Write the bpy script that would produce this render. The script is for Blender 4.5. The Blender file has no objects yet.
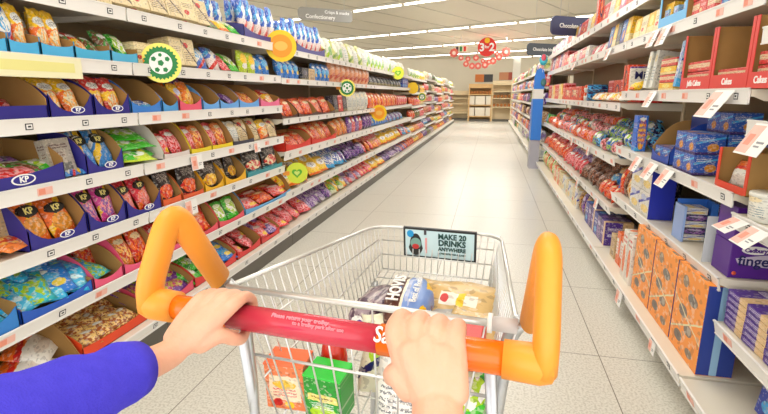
import bpy, bmesh, math, random
from mathutils import Vector, Matrix, Euler
PI = math.pi
sc = bpy.context.scene
COL = sc.collection
rnd = random.Random(7)

# ------------------------------------------------------------------ camera
CAM_H, F_PX = 1.40, 480.0
PITCH = math.atan2(207 - 94.5, F_PX)
YAW = math.atan2((491 - 384) * math.cos(PITCH), F_PX)
FW = Vector((-math.sin(YAW) * math.cos(PITCH), math.cos(YAW) * math.cos(PITCH), -math.sin(PITCH)))
RT = Vector((math.cos(YAW), math.sin(YAW), 0))
UP = RT.cross(FW)
cam = bpy.data.objects.new('camera', bpy.data.cameras.new('camera'))
COL.objects.link(cam)
cam.location = (0, 0, CAM_H)
cam.rotation_euler = Matrix((RT, UP, -FW)).transposed().to_euler()
cam.data.sensor_width = 36
cam.data.lens = 36 * F_PX / 768
cam.data.clip_start = 0.02
sc.camera = cam
sc.view_settings.view_transform = 'Standard'
sc.view_settings.look = 'None'
sc.view_settings.gamma = 1
sc.view_settings.exposure = 0.04
sc.view_settings.use_curve_mapping = False

def ray(px, py): return RT * (px - 384) + UP * (207 - py) + FW * F_PX
def at_x(px, py, X):
    d = ray(px, py); return Vector((0, 0, CAM_H)) + d * (X / d.x)
def at_y(px, py, Y):
    d = ray(px, py); return Vector((0, 0, CAM_H)) + d * (Y / d.y)
def at_z(px, py, Z):
    d = ray(px, py); return Vector((0, 0, CAM_H)) + d * ((Z - CAM_H) / d.z)
def along(px, X, z):            # how far down the aisle a measured column lies on a shelf edge
    k = (px - 384) / F_PX; c = z - CAM_H
    # k*(X fx + Y fy + c fz) = X rx + Y ry
    return (X * RT.x - k * (X * FW.x + c * FW.z)) / (k * FW.y - RT.y)

# ------------------------------------------------------------------ materials
def lin(c):
    return tuple(((v / 255) / 12.92 if v / 255 <= 0.04045 else ((v / 255 + 0.055) / 1.055) ** 2.4) for v in c) + (1,)
HEXC = {}
NAMED = dict(white=(238,238,234), cream=(236,220,178), beige=(214,194,150), brown=(120,72,40), card=(176,138,84), red=(212,32,28), orange=(238,110,24), yellow=(248,200,24), lime=(170,210,30), green=(40,150,50), teal=(24,140,150), sky=(70,170,226), blue=(30,84,190), navy=(26,34,96), purple=(92,36,140), violet=(150,90,180), pink=(230,70,120), rose=(244,150,160), magenta=(190,30,110), black=(28,24,26), grey=(130,130,130), silver=(190,192,196), choc=(78,40,26), amber=(214,140,40), gold=(200,150,60), royal=(40,44,150), aqua=(60,190,210), mauve=(190,160,206))
def col(c):
    return lin(NAMED[c]) if isinstance(c, str) else lin(c)
MATS = {}
def mat(name, c=None, rough=0.5, metal=0.0, spec=0.5, emit=None, noise=None, bump=None):
    if name in MATS: return MATS[name]
    m = bpy.data.materials.new(name); m.use_nodes = True
    nt = m.node_tree; b = nt.nodes['Principled BSDF']
    b.inputs['Base Color'].default_value = col(c) if c is not None else (0.8, 0.8, 0.8, 1)
    b.inputs['Roughness'].default_value = rough; b.inputs['Metallic'].default_value = metal
    b.inputs['Specular IOR Level'].default_value = spec
    if emit:
        b.inputs['Emission Color'].default_value = col(emit[0]); b.inputs['Emission Strength'].default_value = emit[1]
    tc = nt.nodes.new('ShaderNodeTexCoord')
    if noise:                       # (colour2, scale)
        n = nt.nodes.new('ShaderNodeTexNoise'); n.inputs['Scale'].default_value = noise[1]
        nt.links.new(tc.outputs['Object'], n.inputs['Vector'])
        mx = nt.nodes.new('ShaderNodeMix'); mx.data_type = 'RGBA'
        mx.inputs['A'].default_value = col(c); mx.inputs['B'].default_value = col(noise[0])
        nt.links.new(n.outputs['Fac'], mx.inputs['Factor']); nt.links.new(mx.outputs['Result'], b.inputs['Base Color'])
    if bump:                        # (scale, strength)
        n = nt.nodes.new('ShaderNodeTexNoise'); n.inputs['Scale'].default_value = bump[0]
        nt.links.new(tc.outputs['Object'], n.inputs['Vector'])
        bp = nt.nodes.new('ShaderNodeBump'); bp.inputs['Strength'].default_value = bump[1]; bp.inputs['Distance'].default_value = 0.01
        nt.links.new(n.outputs['Fac'], bp.inputs['Height']); nt.links.new(bp.outputs['Normal'], b.inputs['Normal'])
    MATS[name] = m
    return m

def print_mat(name, base, marks, rough=0.3, wobble=0.1, wscale=6.0, fine=1.0, bumpy=0.0):
    """printed packaging: shapes laid over the front (x across, z up, both 0..1 over the item)"""
    if name in MATS: return MATS[name]
    m = bpy.data.materials.new(name); m.use_nodes = True
    nt = m.node_tree; N = nt.nodes; L = nt.links; b = N['Principled BSDF']
    b.inputs['Roughness'].default_value = rough
    pk = N.new('ShaderNodeAttribute'); pk.attribute_name = 'pk'; PK_ = pk.outputs['Vector']
    nz = N.new('ShaderNodeTexNoise'); nz.inputs['Scale'].default_value = wscale
    L.new(PK_, nz.inputs['Vector'])
    sub = N.new('ShaderNodeVectorMath'); sub.operation = 'SUBTRACT'; sub.inputs[1].default_value = (0.5, 0.5, 0.5)
    L.new(nz.outputs['Color'], sub.inputs[0])
    scl = N.new('ShaderNodeVectorMath'); scl.operation = 'SCALE'; scl.inputs['Scale'].default_value = wobble
    L.new(sub.outputs[0], scl.inputs[0])
    add = N.new('ShaderNodeVectorMath'); L.new(PK_, add.inputs[0]); L.new(scl.outputs[0], add.inputs[1])
    sx = N.new('ShaderNodeSeparateXYZ'); L.new(add.outputs[0], sx.inputs[0])
    X, Z = sx.outputs['X'], sx.outputs['Z']
    def ma(op, a, c=None, d=None):
        n = N.new('ShaderNodeMath'); n.operation = op
        for i, v in enumerate((a, c, d)):
            if v is None: continue
            if isinstance(v, (int, float)): n.inputs[i].default_value = v
            else: L.new(v, n.inputs[i])
        return n.outputs[0]
    def ell(cx, cz, rx, rz):
        a = ma('DIVIDE', ma('SUBTRACT', X, cx), rx); c = ma('DIVIDE', ma('SUBTRACT', Z, cz), rz)
        return ma('LESS_THAN', ma('ADD', ma('MULTIPLY', a, a), ma('MULTIPLY', c, c)), 1.0)
    def rect(x0, x1, z0, z1):
        a = ma('COMPARE', X, (x0 + x1) / 2, abs(x1 - x0) / 2); c = ma('COMPARE', Z, (z0 + z1) / 2, abs(z1 - z0) / 2)
        return ma('MULTIPLY', a, c)
    cur = None
    def mix(fac, cc):
        nonlocal cur
        mx = N.new('ShaderNodeMix'); mx.data_type = 'RGBA'
        if cur is None: mx.inputs['A'].default_value = col(base)
        else: L.new(cur, mx.inputs['A'])
        L.new(fac, mx.inputs['Factor'])
        if isinstance(cc, (str, tuple)): mx.inputs['B'].default_value = col(cc)
        else: L.new(cc, mx.inputs['B'])
        cur = mx.outputs['Result']
    for k in marks:
        t = k[0]
        if t == 'ell': mix(ell(*k[1:5]), k[5])
        elif t == 'rect': mix(rect(*k[1:5]), k[5])
        elif t == 'diag':          # diagonal band: offset, slope, halfwidth, colour
            v = ma('SUBTRACT', Z, ma('ADD', ma('MULTIPLY', X, k[2]), k[1])); mix(ma('COMPARE', v, 0.0, k[3]), k[4])
        elif t == 'blot':          # cx cz rx rz colA colB scale
            vo = N.new('ShaderNodeTexVoronoi'); vo.inputs['Scale'].default_value = k[7] * 1.5
            L.new(PK_, vo.inputs['Vector'])
            mx = N.new('ShaderNodeMix'); mx.data_type = 'RGBA'; mx.inputs['A'].default_value = col(k[5]); mx.inputs['B'].default_value = col(k[6])
            s2 = N.new('ShaderNodeSeparateXYZ'); L.new(vo.outputs['Color'], s2.inputs[0]); L.new(ma('GREATER_THAN', s2.outputs[0], 0.5), mx.inputs['Factor'])
            mix(ell(*k[1:5]), mx.outputs['Result'])
        elif t == 'text':          # stand-in lines of small print: x0 x1 z0 z1 colour rows
            w = N.new('ShaderNodeTexNoise'); w.inputs['Scale'].default_value = 40
            L.new(PK_, w.inputs['Vector'])
            row = ma('GREATER_THAN', ma('FRACT', ma('MULTIPLY', Z, k[6] / max(k[4] - k[3], 0.01))), 0.5)
            mix(ma('MULTIPLY', ma('MULTIPLY', rect(*k[1:5]), row), ma('GREATER_THAN', w.outputs['Fac'], 0.47)), k[5])
    # fine print: small lighter and darker flecks of the same design
    vf = N.new('ShaderNodeTexVoronoi'); vf.inputs['Scale'].default_value = 15
    vs_ = N.new('ShaderNodeVectorMath'); vs_.operation = 'MULTIPLY'; vs_.inputs[1].default_value = (1, .0, 1.7); L.new(PK_, vs_.inputs[0]); L.new(vs_.outputs[0], vf.inputs['Vector'])
    sf = N.new('ShaderNodeSeparateXYZ'); L.new(vf.outputs['Color'], sf.inputs[0])
    if cur is None:
        rgb = N.new('ShaderNodeRGB'); rgb.outputs[0].default_value = col(base); cur = rgb.outputs[0]
    for th_, cc, am in ((.80, (250, 240, 226), .30 * fine), (.84, (50, 30, 50), .28 * fine)):
        mx = N.new('ShaderNodeMix'); mx.data_type = 'RGBA'; L.new(cur, mx.inputs['A']); mx.inputs['B'].default_value = col(cc)
        L.new(ma('MULTIPLY', ma('GREATER_THAN', sf.outputs[0 if am > .29 * fine else 1], th_), am), mx.inputs['Factor']); cur = mx.outputs['Result']
    L.new(cur, b.inputs['Base Color'])
    if bumpy:
        nb_ = N.new('ShaderNodeTexNoise'); nb_.inputs['Scale'].default_value = 7; nb_.inputs['Detail'].default_value = 3; L.new(PK_, nb_.inputs['Vector'])
        bp = N.new('ShaderNodeBump'); bp.inputs['Strength'].default_value = bumpy; bp.inputs['Distance'].default_value = .02
        L.new(nb_.outputs['Fac'], bp.inputs['Height']); L.new(bp.outputs['Normal'], b.inputs['Normal'])
    MATS[name] = m
    return m

# --- the fixed materials
M_shelf = mat('shelf enamel', (236, 228, 212), 0.35, noise=((228, 220, 203), 3))
M_strip = mat('price strip plastic', (240, 238, 234), 0.3)
M_under = mat('shelf back steel', (214, 198, 166), 0.5)
M_backp = mat('shelving back board', (150, 130, 98), 0.6)
M_kick = mat('kick plate', (92, 88, 80), 0.45)
M_card = mat('brown cardboard', (176, 136, 82), 0.85, noise=((158, 118, 66), 9), spec=0.2)
M_carddark = mat('kraft cardboard', (196, 158, 104), 0.85, noise=((180, 142, 92), 9), spec=0.2)
M_orange = mat('orange handle plastic', (250, 164, 56), 0.42, noise=((246, 154, 44), 6), spec=0.5)
M_orangebar = mat('orange sleeve', (238, 112, 14), 0.18)
M_pinkbar = mat('handle panel pink', (206, 62, 84), 0.2, noise=((198, 54, 70), 3))
M_chrome = mat('zinc plated wire', (222, 222, 220), 0.3, 0.7, bump=(300, 0.05))
M_zinc = mat('zinc plated tube', (206, 208, 210), 0.38, 0.75, noise=((176, 178, 182), 40))
M_skin = mat('skin', (236, 186, 158), 0.5, noise=((224, 164, 134), 22), bump=(140, 0.12))
M_skin.node_tree.nodes['Principled BSDF'].inputs['Subsurface Weight'].default_value = 0.15
M_skin.node_tree.nodes['Principled BSDF'].inputs['Subsurface Radius'].default_value = (0.02, 0.008, 0.004)
M_sleeve = mat('blue knit', (84, 76, 224), 0.9, noise=((70, 62, 206), 60), spec=0.15, bump=(400, 0.25))
M_black = mat('black plastic', (36, 38, 40), 0.4)
M_white = mat('white card', (244, 243, 240), 0.5)
M_ink = mat('dark ink', (60, 60, 66), 0.6)
M_promo = mat('promo card pink', (244, 202, 190), 0.5, noise=((244, 180, 164), 40))
M_promo2 = mat('promo orange print', (238, 150, 126), 0.5)
M_logowhite = mat('logo white', (250, 250, 248), 0.4)
M_logoblack = mat('logo black', (26, 22, 24), 0.4)
M_logonavy = mat('logo navy', (34, 34, 96), 0.4)
M_light = mat('ceiling tube light', 'white', emit=((255, 250, 236), 6.0))

# ------------------------------------------------------------------ mesh builder
class MB:
    def __init__(s): s.v = []; s.f = []; s.m = []; s.sm = []; s.mats = []
    def mi(s, m):
        if m not in s.mats: s.mats.append(m)
        return s.mats.index(m)
    def add(s, vs, fs, m, smooth=False, M=None):
        o = len(s.v); i = s.mi(m)
        for p in vs:
            p = Vector(p); s.v.append(M @ p if M else p)
        for f in fs: s.f.append([o + k for k in f]); s.m.append(i); s.sm.append(smooth)
        return s
    def box(s, x0, x1, y0, y1, z0, z1, m, M=None, front=None):
        v = [(x0,y0,z0),(x1,y0,z0),(x1,y1,z0),(x0,y1,z0),(x0,y0,z1),(x1,y0,z1),(x1,y1,z1),(x0,y1,z1)]
        f = [(3,2,1,0),(4,5,6,7),(1,2,6,5),(2,3,7,6),(3,0,4,7)]
        s.add(v, f, m, M=M); s.add(v, [(0,1,5,4)], front or m, M=M)
        return s
    def rbox(s, x0, x1, y0, y1, z0, z1, r, m, M=None):      # carton with eased edges
        bm = bmesh.new(); bmesh.ops.create_cube(bm, size=1)
        for v in bm.verts: v.co = Vector((x0 + (v.co.x + .5) * (x1 - x0), y0 + (v.co.y + .5) * (y1 - y0), z0 + (v.co.z + .5) * (z1 - z0)))
        bmesh.ops.bevel(bm, geom=bm.edges[:], offset=r, segments=2, affect='EDGES', profile=0.5)
        bm.verts.index_update(); s.add([v.co.copy() for v in bm.verts], [[v.index for v in f.verts] for f in bm.faces], m, M=M); bm.free()
        return s
    def prism(s, poly, axis, a, b, m, m2=None, M=None):     # 2D outline extruded along an axis; m2 = the far face
        def P(q, t): return {'x': (t, q[0], q[1]), 'y': (q[0], t, q[1]), 'z': (q[0], q[1], t)}[axis]
        n = len(poly); v = [P(q, a) for q in poly] + [P(q, b) for q in poly]
        s.add(v, [tuple(range(n))] + [(i, (i + 1) % n, n + (i + 1) % n, n + i) for i in range(n)], m, M=M)
        s.add(v, [tuple(range(2 * n - 1, n - 1, -1))], m2 or m, M=M)
        return s
    def tube(s, pts, r, m, seg=8, closed=False, cap=True, M=None):
        pts = [Vector(p) for p in pts]; n = len(pts); rs = r if isinstance(r, (list, tuple)) else [r] * n
        rings = []; prev = None
        for i, p in enumerate(pts):
            a = pts[(i - 1) % n] if (closed or i > 0) else p; c = pts[(i + 1) % n] if (closed or i < n - 1) else p
            t = (c - a).normalized()
            if prev is None:
                h = Vector((0, 0, 1)) if abs(t.z) < 0.9 else Vector((1, 0, 0)); u = t.cross(h).normalized()
            else: u = (prev - t * prev.dot(t)).normalized()
            prev = u; w = t.cross(u)
            rings.append([p + (u * math.cos(2 * PI * k / seg) + w * math.sin(2 * PI * k / seg)) * rs[i] for k in range(seg)])
        v = [q for rg in rings for q in rg]; f = []
        for i in range(n if closed else n - 1):
            j = (i + 1) % n
            for k in range(seg): f.append((i * seg + k, i * seg + (k + 1) % seg, j * seg + (k + 1) % seg, j * seg + k))
        if cap and not closed: f += [tuple(range(seg))[::-1], tuple((n - 1) * seg + k for k in range(seg))]
        return s.add(v, f, m, True, M)
    def lathe(s, prof, m, seg=20, M=None, smooth=True):      # (radius, z) pairs
        v = []; f = []; n = len(prof)
        for (r, z) in prof: v += [(r * math.cos(2 * PI * k / seg), r * math.sin(2 * PI * k / seg), z) for k in range(seg)]
        for i in range(n - 1):
            for k in range(seg): f.append((i * seg + k, i * seg + (k + 1) % seg, (i + 1) * seg + (k + 1) % seg, (i + 1) * seg + k))
        f += [tuple(range(seg))[::-1], tuple((n - 1) * seg + k for k in range(seg))]
        return s.add(v, f, m, smooth, M)
    def mesh(s, name, boxmap=False):
        me = bpy.data.meshes.new(name); me.from_pydata([tuple(p) for p in s.v], [], s.f)
        for m in s.mats: me.materials.append(m)
        me.polygons.foreach_set('material_index', s.m); me.polygons.foreach_set('use_smooth', s.sm)
        lo = [min(p[i] for p in s.v) for i in range(3)]; hi = [max(p[i] for p in s.v) for i in range(3)]
        U = [[(p[i] - lo[i]) / max(hi[i] - lo[i], 1e-5) for i in range(3)] for p in s.v]; buf = []
        for pl in me.polygons:                 # printed sides carry the same artwork as the front
            n_ = pl.normal
            for vi in pl.vertices:
                x, y, z = U[vi]
                if boxmap and abs(n_.x) > .75: buf += [y, x, z]
                elif boxmap and abs(n_.z) > .75: buf += [x, z, y]
                else: buf += [x, y, z]
        at = me.attributes.new('pk', 'FLOAT_VECTOR', 'CORNER'); at.data.foreach_set('vector', buf)
        me.update(); bm = bmesh.new(); bm.from_mesh(me); bmesh.ops.recalc_face_normals(bm, faces=bm.faces[:]); bm.to_mesh(me); bm.free()
        return me
    def build(s, name, parent=None):
        return link(name, s.mesh(name), parent)
def link(name, me, parent=None):
    o = bpy.data.objects.new(name, me); COL.objects.link(o); o.parent = parent
    return o
def empty(name, loc=(0, 0, 0), rz=0, tilt=0):
    o = bpy.data.objects.new(name, None); COL.objects.link(o); o.location = loc; o.rotation_euler = (tilt, 0, rz); o.empty_display_size = 0.05
    return o
def tag(o, label, cat, group=None):
    o['label'] = label; o['category'] = cat
    if group: o['group'] = group
    return o
def structure(o):
    o['kind'] = 'structure'; return o

FONTC = {}
def text_mesh(body, size, m, depth=0.001, bold=0.0, cx=True):
    key = (body, size, m.name, bold)
    if key in FONTC: return FONTC[key]
    cu = bpy.data.curves.new('lettering', 'FONT'); cu.body = body; cu.size = size; cu.extrude = depth; cu.offset = bold * size
    cu.align_x = 'CENTER' if cx else 'LEFT'; cu.align_y = 'CENTER'; cu.resolution_u = 3
    o = bpy.data.objects.new('lettering', cu); COL.objects.link(o)
    dg = bpy.context.evaluated_depsgraph_get(); me = bpy.data.meshes.new_from_object(o.evaluated_get(dg))
    bpy.data.objects.remove(o)
    for v in me.vertices: x, y, z = v.co; v.co = (x, -z, y)        # stands in the XZ plane, reads from -Y
    me.materials.clear(); me.materials.append(m)
    FONTC[key] = me
    return me
def text(body, size, m, parent, loc, name='lettering', rot=(0, 0, 0), bold=0.0, sx=1.0):
    o = link(name, text_mesh(body, size, m, bold=bold), parent); o.location = loc; o.rotation_euler = rot; o.scale = (sx, 1, 1)
    return o

# ------------------------------------------------------------------ products
# every product: origin at the middle of its front bottom edge, x across, y into the shelf, z up
def pillow_profile(u, v, t, w):
    e = max(0.0, min(1.0, (v - 0.05) / 0.9)); s = math.sin(PI * e) ** 0.55 if 0 < e < 1 else 0
    return t / 2 * s * max(0.0, 1 - abs(u) ** 3.2) ** 0.6
def bag_mesh(name, m, w, h, t, seed=0, nu=9, nv=12, stand=False, crimp=None):
    r = random.Random(seed); b = MB(); vs = []; ph = [r.uniform(0, 6.28) for _ in range(6)]
    for side in (-1, 1):
        for j in range(nv + 1):
            v = j / nv; ww = w / 2 * (1 - 0.07 * math.sin(PI * v)) 
            for i in range(nu + 1):
                u = -1 + 2 * i / nu
                th = pillow_profile(u, v, t, w)
                if stand: th = t / 2 * (1 - v ** 1.6) ** 0.7 * max(0, 1 - abs(u) ** 4) ** 0.5 + 0.0012
                wr = 0.10 * t * math.sin(5 * u + 7 * v + ph[0]) * math.sin(9 * v + ph[1]) * (1 if th > 0.003 else 0.1) + 0.05 * t * math.sin(14 * v + 8 * u + ph[2])* (1 if th > 0.003 else 0.1)
                zz = h * v + (0.004 * math.sin(u * 4 + ph[3]) if j in (0, nv) else 0)
                if j == 0: zz = 0.0
                vs.append((u * ww + 0.004 * math.sin(7 * v + ph[4]) * u, side * (th + 0.0008) + wr * 0.6, zz))
    k = (nu + 1); n1 = (nv + 1) * k; f = []
    for sd in (0, 1):
        for j in range(nv):
            for i in range(nu):
                a = sd * n1 + j * k + i; q = (a, a + 1, a + k + 1, a + k); f.append(q if sd == 0 else q[::-1])
    for j in range(nv): 
        for i in (0, nu): f.append((j * k + i, (j + 1) * k + i, n1 + (j + 1) * k + i, n1 + j * k + i))
    for j in (0, nv):
        for i in range(nu): f.append((j * k + i, j * k + i + 1, n1 + j * k + i + 1, n1 + j * k + i))
    yo = t / 2
    b.add([(x, y + yo, z) for x, y, z in vs], f, m, True)
    return b.mesh(name)
def carton_mesh(name, m, w, d, h, r=0.002):
    return MB().rbox(-w / 2, w / 2, 0, d, 0, h, min(r, w / 6, d / 6, h / 6), m).mesh(name, True)
def tub_mesh(name, m, r, h, lid=None):
    b = MB(); M = Matrix.Translation((0, r, 0))
    b.lathe([(r * .88, 0), (r * .93, h * .05), (r, h * .86), (r * .99, h * .88)], m, 18, M)
    b.lathe([(r * 1.02, h * .86), (r * 1.03, h * .9), (r * 1.02, h * .985), (r * .97, h)], lid or m, 18, M)
    return b.mesh(name)
def roll_mesh(name, m, r, L, lid=None):                      # lies across the shelf pointing at the aisle
    b = MB(); M = Matrix.Translation((0, 0, r)) @ Matrix.Rotation(-PI / 2, 4, 'X')
    b.lathe([(r * .7, 0), (r * .97, 0.004), (r, 0.012), (r, L - .01), (r * .8, L)], m, 14, M)
    return b.mesh(name)
def ball_mesh(name, m, r, seed=0):                         # twist-topped round gift bag / net
    q = random.Random(seed); b = MB(); prof = []
    for i in range(9):
        a = i / 8 * PI * .86; prof.append((r * math.sin(a) * (1.0 + q.uniform(-.04, .04)) + 0.003, r * (1 - math.cos(a))))
    prof += [(r * .16, r * 1.95), (r * .42, r * 2.25), (r * .36, r * 2.27)]
    b.lathe(prof, m, 14, Matrix.Translation((0, r, 0)))
    return b.mesh(name)
def tray_mesh(name, mo, w, d, hf, hb, mi=None, dip=0.3, wall=0.004, side=None):
    """shelf-ready display tray: low lip at the front, sides sweeping up to a tall back"""
    mi = mi or M_card; b = MB()
    b.box(-w / 2, w / 2, 0, d, 0, wall, mi, front=mo)
    n = 10; lip = [(-w / 2, 0)] + [(w / 2, 0)] + [(w / 2 - w * i / n, hf * (1 + 1.2 * dip * abs(1 - 2 * i / n) ** 3 - dip * (1 - (1 - 2 * i / n) ** 2))) for i in range(n + 1)]
    b.prism([(x, z) for x, z in lip], 'y', 0, wall, mo, mi)
    b.box(-w / 2, w / 2, d - wall, d, 0, hb, mi)
    sp = [(0, 0), (d, 0), (d, hb), (d * .62, hb * .97)] + [(d * (.62 - .62 * i / 6), hf * 1.5 + (hb * .97 - hf * 1.5) * (1 - (i / 6) ** 2.4) ) for i in range(1, 7)]
    b.prism(sp, 'x', -w / 2 + wall, -w / 2, mi, side or mo); b.prism(sp, 'x', w / 2 - wall, w / 2, mi, side or mo)
    return b.mesh(name)

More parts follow.
